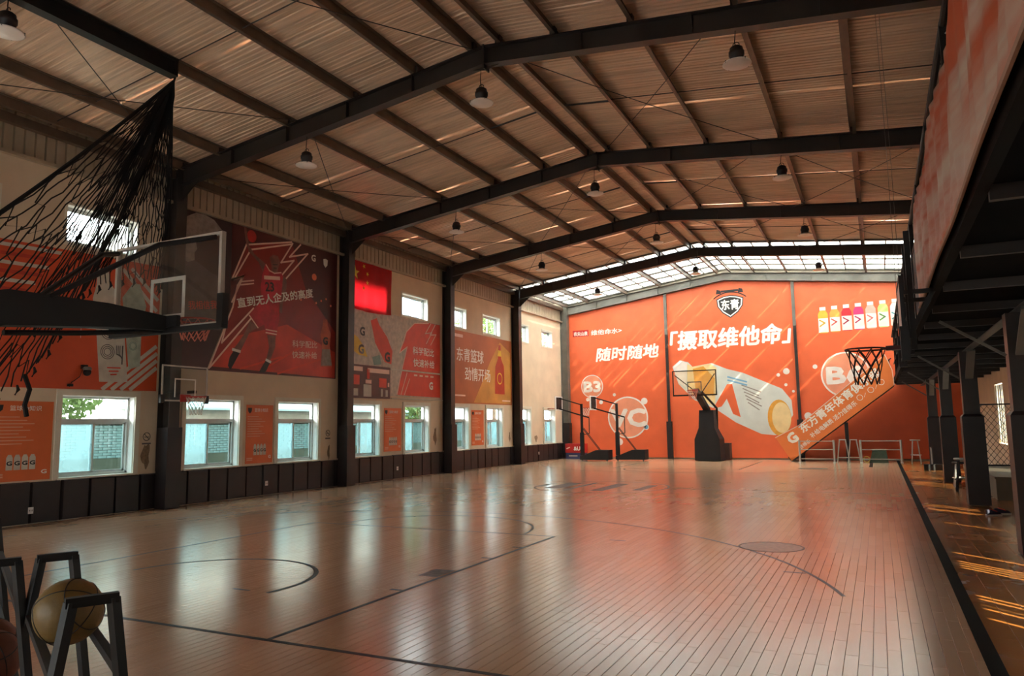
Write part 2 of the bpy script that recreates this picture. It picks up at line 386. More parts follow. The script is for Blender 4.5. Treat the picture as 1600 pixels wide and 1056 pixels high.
# ---- windows
glass = glass_mat('window_glass', (.93, .98, .98)); glass_h = glass_mat('hazy_window_glass', (.38, .52, .54), .2, (.5, .68, .7)); glass_m = glass_mat('dim_window_glass', (.46, .56, .57))
wn = 0
def window(y0, y1, z0, z1, upper, lower=True, hazy=1):
    global wn
    wn += 1; w = struct('window_%d' % wn, (-14.3, (y0+y1)/2, z0))
    f = .055; xa, xb = -14.52, -14.46
    # casing around the opening, proud of the wall
    c = .11; mb = MB()
    if lower:
        for q in ((y0-c, y0, z0-.02, z1+c), (y1, y1+c, z0-.02, z1+c), (y0, y1, z1, z1+c)): mb.box(-14.31, -14.265, q[0], q[1], q[2], q[3])
        obj('casing', mb, casing, w)
        obj('sill', MB().box(-14.5, -14.25, y0-.03, y1+.03, z0-.035, z0+.004), casing, w)
    else:
        for q in ((y0-.05, y0, z0-.05, z1+.05), (y1, y1+.05, z0-.05, z1+.05), (y0, y1, z1, z1+.05), (y0, y1, z0-.05, z0)): mb.box(-14.31, -14.285, q[0], q[1], q[2], q[3])
        obj('casing', mb, stain if False else casing, w)
    # white jamb lining
    mb = MB(); mb.box(-14.58, -14.3, y0-.001, y0+.012, z0, z1); mb.box(-14.58, -14.3, y1-.012, y1+.001, z0, z1); mb.box(-14.58, -14.3, y0, y1, z1-.012, z1+.001)
    obj('jamb', mb, white, w)
    mb = MB(); mb.box(xa, xb, y0, y0+f, z0, z1); mb.box(xa, xb, y1-f, y1, z0, z1); mb.box(xa, xb, y0, y1, z0, z0+f); mb.box(xa, xb, y0, y1, z1-f, z1)
    obj('window_frame', mb, alu, w)
    ym = (y0+y1)/2
    def sash(name, a, b, lo, hi, x, gm):
        t = .04; mb = MB(); mb.box(x, x+.03, a, a+t, lo, hi); mb.box(x, x+.03, b-t, b, lo, hi); mb.box(x, x+.03, a, b, lo, lo+t); mb.box(x, x+.03, a, b, hi-t, hi)
        s = obj(name, mb, alu, w); obj('pane', MB().box(x+.012, x+.018, a+t, b-t, lo+t, hi-t), gm, s)
    if lower:
        zt = z0+(z1-z0)*.69
        obj('transom', MB().box(xa-.01, xb+.02, y0+f, y1-f, zt-.035, zt+.035), alu, w)
        obj('pane', MB().box(-14.495, -14.489, y0+f, y1-f, zt+.035, z1-f), glass, w)
        sash('sash', y0+f, ym+.03, z0+f, zt-.035, -14.50, glass_h if hazy != 2 else glass_m)
        sash('sash', ym-.03, y1-f, z0+f, zt-.035, -14.535, glass_m if hazy != 2 else glass_h)
    else:
        sash('sash', y0+f, ym+.02, z0+f, z1-f, -14.50, glass); sash('sash', ym-.02, y1-f, z0+f, z1-f, -14.535, glass)
    portal(-14.62, ym, (z0+z1)/2, z1-z0, y1-y0, (0, -math.pi/2, 0))
for i, (a, b) in enumerate(WINL): window(a, b, LZ[0], LZ[1], False, True, 2 if i in (5, 8) else 1)
for a, b in WINU: window(a, b, UZ[0], UZ[1], True, False)

# ---- far wall, front wall, right wall
wall_back = obj('wall_back', MB().add([(-14.6,35.05,-.1),(XR+.2,35.05,-.1),(XR+.2,35.05,zr(XR)+.1),(RX,35.05,zr(RX)+.1),(-14.6,35.05,zr(-14.6)+.1)]+[(-14.6,35.35,-.1),(XR+.2,35.35,-.1),(XR+.2,35.35,zr(XR)+.1),(RX,35.35,zr(RX)+.1),(-14.6,35.35,zr(-14.6)+.1)],
    [(0,1,2,3,4),(9,8,7,6,5),(0,5,6,1),(1,6,7,2),(2,7,8,3),(3,8,9,4),(4,9,5,0)]), plaster_dim); wall_back['kind'] = 'structure'
wall_front = struct('wall_front'); mb = MB(); x = -14.6; WINF_ADDED = [(-12.0, -9.4), (-6.2, -3.6)]  # two unseen windows added behind the camera to brighten the near end
for a, b in WINF_ADDED:
    mb.box(x, a, Y0-.3, Y0, -.1, 9); mb.box(a, b, Y0-.3, Y0, -.1, .9); mb.box(a, b, Y0-.3, Y0, 2.5, 9); x = b
mb.box(x, XR+.2, Y0-.3, Y0, -.1, 9); obj('plaster', mb, plaster_dim, wall_front)
for a, b in WINF_ADDED:
    wn += 1; w = struct('window_%d' % wn, ((a+b)/2, Y0, .9)); mb = MB()  # frame and pane of an added light-giving window
    for q in (a, (2*a+b)/3, (a+2*b)/3, b-.06): mb.box(q, q+.06, Y0-.2, Y0-.12, .9, 2.5)
    for q in (.9, 2.44): mb.box(a, b, Y0-.2, Y0-.12, q, q+.06)
    obj('window_frame', mb, alu, w)
    obj('pane', MB().box(a, b, Y0-.165, Y0-.159, .9, 2.5), glass, w)
    portal((a+b)/2, Y0-.34, 1.7, b-a, 1.6, (math.pi/2, 0, math.pi))
WINR = [(1.4,2.9), (4.6,6.1), (7.2,8.7), (10.4,11.9), (13.3,14.8), (19.5,21.0), (22.2,23.7), (26.4,28.1)]
wall_right = struct('wall_right'); mb = MB(); y = Y0
for a, b in WINR:
    mb.box(XR, XR+.28, y, a, -.1, 8); mb.box(XR, XR+.28, a, b, -.1, .9); mb.box(XR, XR+.28, a, b, 2.75, 8); y = b
mb.box(XR, XR+.28, y, 35.3, -.1, 8); obj('plaster', mb, plaster, wall_right)
blind = mat('pale_vertical_blind', (206, 198, 180), .7, var=.06)
for k, (a, b) in enumerate(WINR):
    wn += 1; w = struct('window_%d' % wn, (XR, (a+b)/2, .9)); f = .05
    mb = MB(); mb.box(XR+.14, XR+.2, a, a+f, .9, 2.75); mb.box(XR+.14, XR+.2, b-f, b, .9, 2.75); mb.box(XR+.14, XR+.2, a, b, .9, .95); mb.box(XR+.14, XR+.2, a, b, 2.7, 2.75); mb.box(XR+.14, XR+.2, (a+b)/2-.03, (a+b)/2+.03, .9, 2.75)
    obj('window_frame', mb, alu, w)
    obj('pane', MB().box(XR+.165, XR+.171, a+f, b-f, .95, 2.7), glass, w)
    y = a; rr = random.Random(k+2)
    while y < b-.01:
        ww = .115; gap = .035 if rr.random() < .45 else .002
        ob = obj('blind_slat', MB().box(XR+.04, XR+.046, y, min(y+ww, b), .93, 2.72), blind, w); y += ww+gap
    portal(XR+.3, (a+b)/2, 1.82, 1.85, b-a, (0, math.pi/2, 0))

# ---- roof
ceiling = struct('ceiling')
def roof_panel(x0, x1, y0, y1, seed):
    mb = MB(); rnd = random.Random(seed); prof = []; n = 8; w = (y1-y0)/n
    for i in range(n):
        a = y0+i*w
        prof += [(a, 0), (a+w*.42, 0), (a+w*.55, .014), (a+w*.87, .014)]
    prof.append((y1+.03, -.006 if seed % 3 else .004))
    nx = 10; vs = []
    for i in range(nx+1):
        x = x0+(x1-x0)*i/nx
        for (y, h) in prof:
            vs.append((x, y, zr(x)+h+rnd.uniform(-.004, .004)))
    k = len(prof); fs = [(i*k+j, (i+1)*k+j, (i+1)*k+j+1, i*k+j+1) for i in range(nx) for j in range(k-1)]
    mb.add(vs, fs); return mb
y = Y0; s = 0
while y < 29.15:
    y2 = min(y+.92, 29.2)
    obj('roof_panel', roof_panel(-14.6, RX, y, y2, s), roofm, ceiling); obj('roof_panel', roof_panel(RX, XR+.3, y, y2, s+500), roofm, ceiling); y = y2; s += 1
# translucent skylight bay
def sky_mat():
    m = bpy.data.materials.new('translucent_skylight_sheet'); m.use_nodes = True; nt = m.node_tree; nt.nodes.remove(nt.nodes['Principled BSDF'])
    tl = nt.nodes.new('ShaderNodeBsdfTranslucent'); nz = nt.nodes.new('ShaderNodeTexNoise'); nz.inputs['Scale'].default_value = 1.3; nz.inputs['Detail'].default_value = 5
    rp = nt.nodes.new('ShaderNodeValToRGB'); rp.color_ramp.elements[0].color = (.42,.46,.46,1); rp.color_ramp.elements[1].color = (.8,.84,.84,1); rp.color_ramp.elements[0].position = .3; rp.color_ramp.elements[1].position = .62
    tc = nt.nodes.new('ShaderNodeTexCoord'); nt.links.new(tc.outputs['Object'], nz.inputs['Vector']); nt.links.new(nz.outputs['Fac'], rp.inputs[0]); nt.links.new(rp.outputs[0], tl.inputs[0])
    df = nt.nodes.new('ShaderNodeBsdfDiffuse'); nt.links.new(rp.outputs[0], df.inputs[0]); mx = nt.nodes.new('ShaderNodeMixShader'); mx.inputs[0].default_value = .22
    nt.links.new(tl.outputs[0], mx.inputs[1]); nt.links.new(df.outputs[0], mx.inputs[2]); nt.links.new(mx.outputs[0], nt.nodes['Material Output'].inputs[0]); return m
skym = sky_mat()
PURL = [-13.9, -12.76, -10.75, -9.05, -7.57, -6.32, -5.78, -4.7, -3.3, -1.62, -.1, 1.4, 2.9]
xs = [-14.55]+[v for a, b in zip(PURL[:-1], PURL[1:]) for v in ((a, (a+b)/2) if b-a > .8 else (a,))]+[2.9, XR+.3]
ys = [29.2+i*1.16 for i in range(6)]
for a, b in zip(xs[:-1], xs[1:]):
    for c, d in zip(ys[:-1], ys[1:]):
        mb = MB(); e = .02
        if a < RX < b: segs = [(a, RX), (RX, b)]
        else: segs = [(a, b)]
        for (p, q) in segs:
            mb.add([(p+e, c+e, zr(p+e)), (q-e, c+e, zr(q-e)), (q-e, d-e, zr(q-e)), (p+e, d-e, zr(p+e))], [(0,1,2,3)])
            mb.add([(p+e, c+e, zr(p+e)+.01), (q-e, c+e, zr(q-e)+.01), (q-e, d-e, zr(q-e)+.01), (p+e, d-e, zr(p+e)+.01)], [(3,2,1,0)])
        obj('skylight_panel', mb, skym, ceiling)
for c in ys:
    for p, q in ((-14.6, RX), (RX, XR+.3)):
        obj('skylight_batten', MB().bar((p, c, zr(p)-.03), (q, c, zr(q)-.03), .16, .05), steelgrey, ceiling)
for a in xs[1:-1]:
    obj('skylight_rib', MB().bar((a, 29.2, zr(a)-.04), (a, 35, zr(a)-.04), .05, .05), steelgrey, ceiling)
obj('ridge_cap', MB().box(RX-.25, RX+.25, Y0, 29.2, zr(RX)+.035, zr(RX)+.06), roofm, ceiling)

# ---- steel frames
NB = ['behind the hoop arm', 'between the bottle banner and the portrait mural', 'between the player mural and the red flag', 'between the drinks banner and the amber banner', 'between the amber banner and the bare plaster corner', 'in the far left corner']
for i, y in enumerate(YC):
    far = i == 5
    pm = steelgrey if far else steel
    d0, d1 = .40, .34
    r = thing('steel_rafter', ['black roof rafter beside the ball cage net', 'black roof rafter resting on the column by the portrait mural', 'black roof rafter resting on the column by the red flag', 'black roof rafter resting on the column right of the drinks banner', 'black roof rafter at the edge of the skylight bay', 'grey gable rafter along the top of the far wall mural'][i], 'roof beam', (RX, y, zb(RX)), 'portal frame rafters')
    for (xa, xb, nm) in ((-13.92, RX, 1), (RX, XR-.02, 1)):
        da, db = (d0, d1) if xb == RX else (d1, d0)
        za, zb_ = zb(xa), zb(xb)
        yy = y-.12 if far else y
        mb = MB(); mb.prism([(xa, yy-.006, za), (xb, yy-.006, zb_), (xb, yy-.006, zb_+db), (xa, yy-.006, za+da)], (0, .012, 0)); obj('web', mb, pm, r)
        mb = MB(); mb.bar((xa, yy, za), (xb, yy, zb_), .2, .016); obj('bottom_flange', mb, pm, r)
        mb = MB(); mb.bar((xa, yy, za+da), (xb, yy, zb_+db), .2, .016); obj('top_flange', mb, pm, r)
        n = 5
        for k in range(1, n):
            x = xa+(xb-xa)*k/n; obj('stiffener', MB().box(x-.005, x+.005, yy-.095, yy+.095, zb(x)+.01, zb(x)+.35), pm, r)
    if 0 < i < 5:
        mb = MB(); mb.box(RX-.012, RX+.012, y-.11, y+.11, zb(RX)-.1, zb(RX)+.36); mb.prism([(RX-.3, y-.005, zb(RX-.3)), (RX+.3, y-.005, zb(RX+.3)), (RX, y-.005, zb(RX)-.1)], (0, .01, 0))
        obj('ridge_plate', mb, pm, r)
    if i == 0: continue
    c = thing('steel_column', 'black steel column '+NB[i], 'column', (-14.1, y, 0), 'left wall columns')
    ya, yb = (y-.14, y+.14) if not far else (34.7, 34.98)
    xa, xb = -14.295, -13.93
    mb = MB(); mb.box(xb-.015, xb, ya, yb, 0.003, zb(-14)+.42); obj('flange', mb, pm, c)
    mb = MB(); mb.box(xa, xb-.015, (ya+yb)/2-.006, (ya+yb)/2+.006, 0.003, zb(-14)+.42); obj('web', mb, pm, c)
    mb = MB(); mb.box(xa, xa+.015, ya, yb, .8, zb(-14)+.42); obj('flange', mb, pm, c)
    mb = MB(); mb.box(xa+.08, xb+.05, ya-.05, yb+(.05 if not far else .015), 0.003, 1.75); obj('column_pad', mb, padm, c)
    if not far:
        mb = MB(); mb.prism([(xb, y-.006, zb(-14)-.35), (xb+.5, y-.006, zb(xb+.5)-.02), (xb, y-.006, zb(xb)-.02)], (0, .012, 0)); obj('knee_gusset', mb, pm, c)
# purlins
ORD = ['first', 'second', 'third', 'fourth', 'fifth', 'sixth', 'seventh']
PN = ['dark metal roof purlin, %s up from the window wall eave' % ORD[k] for k in range(6)]+['dark metal roof purlin, %s down from the ridge towards the mezzanine' % ORD[k] for k in range(7)]
BAY = ['over the bottle banner', 'over the player mural', 'over the red flag', 'over the amber banner', 'under the skylight']
for i, x in enumerate(PURL):
    z = zb(x)+.36; sg = 1 if x < RX else -1
    sl = math.atan(.131 if x < RX else -.108)
    g = 'black' 
    p = thing('roof_purlin', PN[i], 'purlin', (x, 16, z), 'roof purlins')
    mb = MB(); mb.box(x-.004, x+.004, Y0, 34.9, z+.008, z+.19); obj('web', mb, galv, p)
    mb = MB(); mb.box(x-.07*(sg == 1), x+.07*(sg == -1), Y0, 34.9, z+.002, z+.009); obj('flange', mb, galv, p)
    mb = MB(); mb.box(x-.07*(sg == -1), x+.07*(sg == 1), Y0, 34.9, z+.185, z+.192); obj('flange', mb, galv, p)
    for y in YC[:5]: obj('cleat', MB().box(x-.05, x+.05, y-.06, y+.06, z+.01, z+.16), steel, p)
# sag rods, struts and diagonal bracing
bays = list(zip(YC[:-1], YC[1:]))
for i, (a, b) in enumerate(bays):
    y = (a+b)/2
    for p, q, side in ((-14.1, -7.6, 'window wall'), (-4.67, 2.9, 'mezzanine')):
        if i == 4: continue
        tag(obj('sag_rod', MB().tube([(p, y, zb(p)+.43), (q, y, zb(q)+.43)], .011, 6), steel), 'thin sag rod on the %s slope %s' % (side, BAY[i]), 'rod', 'roof sag rods')
    if i < 4: tag(obj('ridge_strut', MB().tube([(-7.57, y, zb(-7.57)+.40), (-6.3, y, zb(-6.3)+.40)], .022, 8), steel), 'short strut on the window side of the ridge '+BAY[i], 'strut', 'ridge struts')
    if i < 4: tag(obj('ridge_strut', MB().tube([(-5.78, y, zb(-5.78)+.40), (-4.7, y, zb(-4.7)+.40)], .022, 8), steel), 'short strut on the mezzanine side of the ridge '+BAY[i], 'strut', 'ridge struts')
def brace(p, q):
    bay = BAY[min(range(5), key=lambda k: abs((YC[k]+YC[k+1])/2-(p[1]+q[1])/2))]
    wh = ['low by the eave', 'high by the ridge', 'just across the ridge', 'low by the mezzanine'][0 if p[0] < -12 else 1 if p[0] < -7 else 2 if p[0] < -3 else 3]
    p = Vector(p); q = Vector(q); mid = [(p+(q-p)*t+Vector((0, 0, -.05*math.sin(math.pi*t)))) for t in (0, .25, .5, .75, 1)]
    tag(obj('bracing_cable', MB().tube(mid, .009, 5), steel), 'thin cable %s, %s, climbing %s' % (bay, wh, 'inwards' if (q[1]-p[1])*(q[2]-p[2]) > 0 else 'outwards'), 'cable', 'roof bracing cables')
for a, b in ((11.4, 17.5), (17.5, 23.4), (23.4, 29.2)):
    for xa, xb in ((-14.0, -10.3), (-10.3, -6.2), (-5.9, -1.9), (-1.9, 1.6)):
        if a == 11.4 and xa not in (-14.0, -5.9): continue
        brace((xa, a+.1, zb(xa)+.3), (xb, b-.1, zb(xb)+.3)); brace((xa, b-.1, zb(xa)+.3), (xb, a+.1, zb(xb)+.3))
for a, b in ((5.5, 11.4),):
    brace((-14, a+.1, zb(-14)+.3), (-10.3, b-.1, zb(-10.3)+.3)); brace((-14, b-.1, zb(-14)+.3), (-10.3, a+.1, zb(-10.3)+.3)); brace((-9.05, a+.1, zb(-9)+.3), (-6.2, b-.1, zb(-6.2)+.3))

# ---- outside the left windows
ground = obj('ground_outside', MB().box(-60, -14.6, -20, 70, -.2, -.06), mat('yard_concrete', (150, 146, 136), .9, scale=.8, var=.15)); ground['kind'] = 'structure'
yard_wall = thing('yard_wall', 'pale painted brick boundary wall beyond the windows', 'wall', (-17.6, 18, 0))
obj('wall_core', MB().box(-17.85, -17.615, -2, 60, -.06, 1.95), mat('mortar', (44, 50, 50), .9), yard_wall)
obj('render_base', MB().box(-17.62, -17.59, -2, 60, -.06, 1.0), mat('grey_render', (96, 104, 96), .9, scale=2, var=.2), yard_wall)
obj('coping', MB().box(-17.9, -17.55, -2, 60, 1.86, 1.98), mat('wall_coping', (80, 72, 62), .9, scale=3, var=.25), yard_wall)
bm1 = mat('blue_white_brick', (136, 168, 178), .85, scale=5, var=.22)
br = mesh('brick', MB().box(0, .018, -.112, .112, -.029, .029), bm1); nb = 0; mbx = MB()
for row in range(12):
    z = 1.04+row*.069; y = 8.0+(row % 2)*.12
    while y < 48:
        seen = (11.0 < y < 13.2) or (14.6 < y < 16.7) or (18.2 < y < 19.3)
        if seen and nb < 290:
            o = bpy.data.objects.new('brick', br); COL.objects.link(o); o.parent = yard_wall; o.matrix_parent_inverse = Matrix.Translation((17.6, -18, 0)); o.location = (-17.615, y, z); nb += 1
        else: mbx.box(-17.615, -17.597, y-.112, y+.112, z-.029, z+.029)
        y += .24
o = obj('brickwork', mbx, bm1, yard_wall); o['kind'] = 'stuff'
# neighbouring house
hb = thing('neighbour_house', 'white house with blue glazed windows beyond the yard wall', 'building', (-27, 30, 0))
obj('wall', MB().box(-31, -26, 21, 46, -.06, 10.4), mat('white_house_wall', (150, 152, 150), .8, var=.05), hb)
obj('eave', MB().box(-31.4, -25.5, 20.6, 46.4, 10.4, 10.7), mat('house_eave', (176, 180, 182), .7), hb)
bl = mat('blue_house_glass', (60, 96, 132), .15, .1)
for k in range(5):
    for zf in (2.0, 8.3):
        y = 23+k*4.6; f = obj('window', MB().box(-26.05, -25.96, y, y+2.6, zf, zf+1.5), white, hb)
        for j in range(3): obj('pane', MB().box(-25.97, -25.94, y+.1+j*.83, y+.82+j*.83, zf+.1, zf+1.4), bl, f)
sh = thing('lean_to_shed', 'white shed with a pale teal roof behind the yard wall', 'shed', (-20.6, 21, 0))
obj('wall', MB().box(-21.6, -19.6, 14.9, 28, -.06, 2.35), mat('shed_wall', (140, 146, 144), .8), sh)
obj('roof', MB().prism([(-19.2, 14.6, 2.32), (-19.2, 28.3, 2.32), (-22, 28.3, 3.05), (-22, 14.6, 3.05)], (0, 0, .07)), mat('teal_roof', (112, 150, 152), .6), sh)
# trees
leafm = cloth_mat('tree_leaves', (78, 104, 56), .35, .6, .35, 3)
bark = mat('tree_bark', (92, 74, 56), .9, scale=10, var=.3)
def tree(x, y, h, r, n, seed, label):
    t = thing('tree', label, 'tree', (x, y, -.06), 'trees in the yard'); rnd = random.Random(seed)
    mb = MB(); mb.tube([(x, y, -.06), (x+.1, y, h*.4), (x, y+.1, h*.75)], [.14, .11, .05], 8)
    for k in range(5):
        a = rnd.uniform(0, 6.28); mb.tube([(x+.05, y, h*.4), (x+r*.4*math.cos(a), y+r*.4*math.sin(a), h*.62), (x+r*.75*math.cos(a), y+r*.75*math.sin(a), h*.8)], [.06, .04, .015], 6)
    obj('trunk', mb, bark, t)
    mb = MB()
    for _ in range(n):
        d = Vector((rnd.gauss(0, 1), rnd.gauss(0, 1), rnd.gauss(0, 1))).normalized()*(rnd.random()**.45)
        p = Vector((x+d.x*r, y+d.y*r, h*.72+d.z*h*.34)); u = Vector((rnd.uniform(-1, 1), rnd.uniform(-1, 1), rnd.uniform(-1, 1))).normalized(); v = u.orthogonal().normalized(); s = rnd.uniform(.07, .13)
        mb.add([p-u*s, p+v*s*.45, p+u*s, p-v*s*.45], [(0,1,2,3)])
    obj('foliage', mb, leafm, t)
tree(-20.5, 12.4, 4.4, 1.7, 5000, 1, 'bushy green tree seen over the yard wall through the first window')
tree(-20, 42.5, 8.0, 3.0, 7000, 2, 'tall loose tree beyond the bare plaster end of the wall')
tree(-19.5, 37.2, 9.6, 2.2, 6000, 3, 'slim tall tree filling the high window beside the far column')
tree(-20.3, 30.6, 4.2, 1.5, 3500, 4, 'low round tree behind the shed end')

# ================================================================== LAMPS
lampdark = mat('lamp_housing', (46, 36, 34), .5); lampwhite = mat('lamp_reflector', (246, 234, 224), .35, var=.05)
def lamp(x, y, drop, label):
    zt = zb(x)-.006; z = zt-drop
    t = thing('high_bay_lamp', label, 'lamp', (x, y, z-.2), 'high bay lamps')
    obj('hanger', MB().tube([(x, y, zt), (x-.02, y, (zt+z)/2), (x, y, z+.1)], .008, 6), steel, t)
    obj('hook', MB().tube([(x+.05*math.cos(a), y, z+.14+.05*math.sin(a)) for a in [i*math.pi/5 for i in range(6)]], .008, 6), steel, t)
    obj('housing', MB().lathe((x, y, z), [(.001, .12), (.07, .115), (.1, .09), (.105, .04), (.12, .03), (.12, -.03), (.105, -.04), (.105, -.1), (.08, -.115)], 20), lampdark, t, True)
    obj('reflector', MB().lathe((x, y, z), [(.08, -.11), (.14, -.125), (.215, -.16), (.22, -.17), (.20, -.178), (.001, -.2)], 28), lampwhite, t, True)
    for k in range(4):
        a = math.pi/4+k*math.pi/2; obj('clip', MB().box(x+.205*math.cos(a)-.01, x+.205*math.cos(a)+.01, y+.205*math.sin(a)-.01, y+.205*math.sin(a)+.01, z-.175, z-.145), lampdark, t)
FN = ['rafter by the ball cage net', 'rafter on the portrait mural column', 'rafter on the flag column', 'rafter on the amber banner column', 'rafter at the skylight edge']
for i, y in enumerate(YC[:5]):
    for x, s, dr in ((-10.28, 'window side', .45), (-6.15, 'ridge', .52), (-1.62, 'mezzanine side', .38)):
        if i == 0 and x > -10: continue
        lamp(x, y, dr, 'round bay lamp hung on the %s of the %s' % (s, FN[i]))

# ================================================================== LEFT WALL PRINTS
def banner(name, label, cat, pts, m, t=.012, fr=LW, group=None):
    u = sum(p[0] for p in pts)/len(pts); v = min(p[1] for p in pts); loc = fr.p(u, v, 0)
    b = thing(name, label, cat, loc, group)
    plate('sheet', fr, pts, .001, t, m, b); return b
D = .0125                                           # front of a banner sheet
def layer(k): return (D+.0012*k, D+.0012*(k+1))
def pl(name, b, pts, k, m, fr=LW): a, c = layer(k); return plate(name, fr, pts, a, c, m, b)
def st(name, b, pts, w, k, m, fr=LW): a, c = layer(k); return stroke(name, fr, pts, w, a, c, m, b)
def tx(body, b, u, v, size, k, m, bold=.02, rot=0, width=None, shear=0, fr=LW): text(body, fr, u, v, size, m, b, bold, shear, rot, layer(k)[1], width)
pgrey = mat('print_pale_grey', (206, 198, 184), .55, scale=5, var=.1); pgreen = mat('print_grey_green', (176, 186, 168), .55, scale=6, var=.2)
pyellow = mat('print_yellow', (232, 196, 70), .5, scale=3, var=.15); pred = mat('print_red', (226, 70, 40), .5, scale=3, var=.1)
skin = mat('print_skin_brown', (134, 84, 70), .5, scale=6, var=.3); kit = mat('print_kit_red', (196, 40, 54), .5, scale=5, var=.25)
pink = mat('print_pink_outline', (246, 208, 190), .5, var=.05); pgreyd = mat('print_dark_grey', (92, 84, 82), .55, scale=5, var=.3); pgreym = mat('print_mid_grey', (150, 138, 130), .55, scale=8, var=.25)
pteal = mat('print_teal', (120, 150, 140), .5, scale=4, var=.2)
striper = mat('print_stripe_red', (196, 60, 42), .5)

# 1. orange bottle banner
b1 = banner('bottle_banner', 'orange wall banner with two grey drink bottles and pale diagonal stripes', 'banner', [(5.75, 2.5), (11.2, 2.55), (11.2, 5.35), (5.75, 5.2)], mat('banner_orange_dark', (216, 84, 46), .5, scale=1.2, var=.1))
for j in range(6): st('stripe', b1, [(5.9, 5.1-j*.17), (8.9-.12*j, 5.2-j*.17)], .07, 0, striper if j % 2 else pgrey)
pl('bottle_print', b1, [(9.69, 5.03), (9.93, 5.11), (9.98, 4.79), (10.21, 4.52), (10.36, 3.79), (10.49, 2.72), (9.85, 2.7), (9.72, 3.85), (9.62, 4.4), (9.69, 4.7)], 1, pgrey)
pl('bottle_print', b1, [(10.5, 4.84), (10.68, 4.87), (10.86, 4.41), (10.77, 3.84), (10.77, 3.08), (10.5, 2.99), (10.47, 3.2), (10.39, 3.79), (10.28, 4.51)], 2, pgreen)
for (a, c) in [((9.95, 2.57), (11.13, 3.52)), ((10.16, 2.57), (11.15, 3.36)), ((10.37, 2.58), (11.15, 3.2)), ((10.58, 2.58), (11.15, 3.04)), ((10.3, 5.1), (11.1, 4.35)), ((10.5, 5.15), (11.12, 4.6))]: st('stripe', b1, [a, c], .085, 0, pgrey)
def rings(b, u, v, r, k, m, n=3):
    a, c = layer(k)
    for j in range(n): ring('letter_ring', LW, u, v, r*(1-.25*j), r*.1, a, c, m, b, seg=24)
rings(b1, 10.0, 3.33, .15, 3, pgreyd); rings(b1, 10.0, 3.75, .16, 3, pgreyd)
for dx in (0, .04, .08): st('letter_stroke', b1, [(10.2+dx, 3.47), (10.2+dx, 3.3-.0*dx), (10.33, 3.24-dx*.4)], .018, 3, pgreyd)
st('letter_stroke', b1, [(10.34, 3.47), (10.34, 3.1)], .03, 3, pgreyd)
for j in range(3): st('small_print_line', b1, [(10.02+.04*j, 3.0-.07*j), (10.3-.04*j, 3.01-.07*j)], .025, 3, pred)
rings(b1, 10.58, 3.5, .09, 3, pteal, 2)

# 2. portrait mural and player mural (a generic figure)
b2 = banner('portrait_mural', 'dark maroon mural with a grey capped figure in profile', 'mural', [(11.58, 3.1), (12.55, 3.1), (13.2, 4.6), (13.2, 6.855), (11.58, 6.855)], darkmaroon)
pl('figure_jacket', b2, [(11.6, 5.6), (11.9, 5.68), (12.1, 5.69), (12.58, 5.48), (12.95, 5.37), (13.06, 4.7), (12.95, 4.1), (11.6, 4.0)], 0, pgreyd)
pl('figure_face', b2, [(11.64, 6.12), (12.12, 6.27), (12.12, 6.1), (12.16, 5.97), (12.08, 5.86), (12.1, 5.69), (11.9, 5.6), (11.76, 5.7), (11.67, 5.92)], 1, pgreym)
pl('figure_cap', b2, [(11.66, 6.18), (11.68, 6.44), (11.82, 6.68), (12.09, 6.84), (12.37, 6.85), (12.63, 6.79), (12.87, 6.6), (12.47, 6.4), (12.11, 6.28), (11.68, 6.12)], 2, pgreym)
pl('jacket_zip', b2, [(11.58, 5.66), (11.63, 5.66), (11.66, 5.14), (11.77, 4.77), (11.73, 4.77), (11.61, 5.13)], 3, pgrey)
tx('我相信我能', b2, 11.98, 4.5, .22, 3, pred, .008, .16, 1.05)
b2b = banner('player_mural', 'red and maroon mural of a leaping basketball player in red kit', 'mural', [(12.58, 3.1), (17.25, 3.12), (17.25, 6.855), (13.21, 6.855), (13.21, 4.6)], mat('mural_maroon', (84, 30, 30), .45, scale=.9, var=.35))
pl('red_ground', b2b, [(15.3, 6.84), (13.68, 6.4), (13.22, 5.5), (13.61, 5.57), (13.42, 5.29), (13.29, 4.72), (12.66, 3.2), (17.2, 3.14), (17.2, 4.5), (15.9, 5.6)], 0, redorange)
pl('bright_ground', b2b, [(12.7, 3.2), (17.2, 3.14), (17.2, 3.9), (15.2, 4.5), (13.4, 4.0)], 1, mat('mural_bright_red', (208, 66, 46), .45, scale=1.5, var=.25))
for pts in ([(15.3, 6.82), (13.68, 6.4), (13.24, 5.42), (13.61, 5.57), (13.42, 5.29), (13.29, 4.72), (12.62, 3.16)], [(15.3, 6.76), (13.83, 6.3), (13.3, 5.43), (13.61, 5.57), (13.26, 4.85)], [(15.66, 6.82), (15.24, 6.39), (15.96, 6.62), (15.12, 5.76)], [(15.35, 6.79), (14.92, 6.17), (15.41, 6.32), (14.98, 5.85)], [(13.97, 4.78), (12.98, 3.8), (13.09, 4.21)], [(13.89, 4.5), (12.66, 3.19)]):
    st('lightning_outline', b2b, pts, .045, 2, pink)
for (a, c) in (((14.3, 3.2), (15.7, 3.9)), ((14.9, 3.15), (16.9, 3.75)), ((13.6, 3.2), (15.0, 3.6))): st('light_streak', b2b, [a, c], .05, 2, pred)
pl('ball_print', b2b, disc(13.85, 6.66, .16), 3, redpaint)
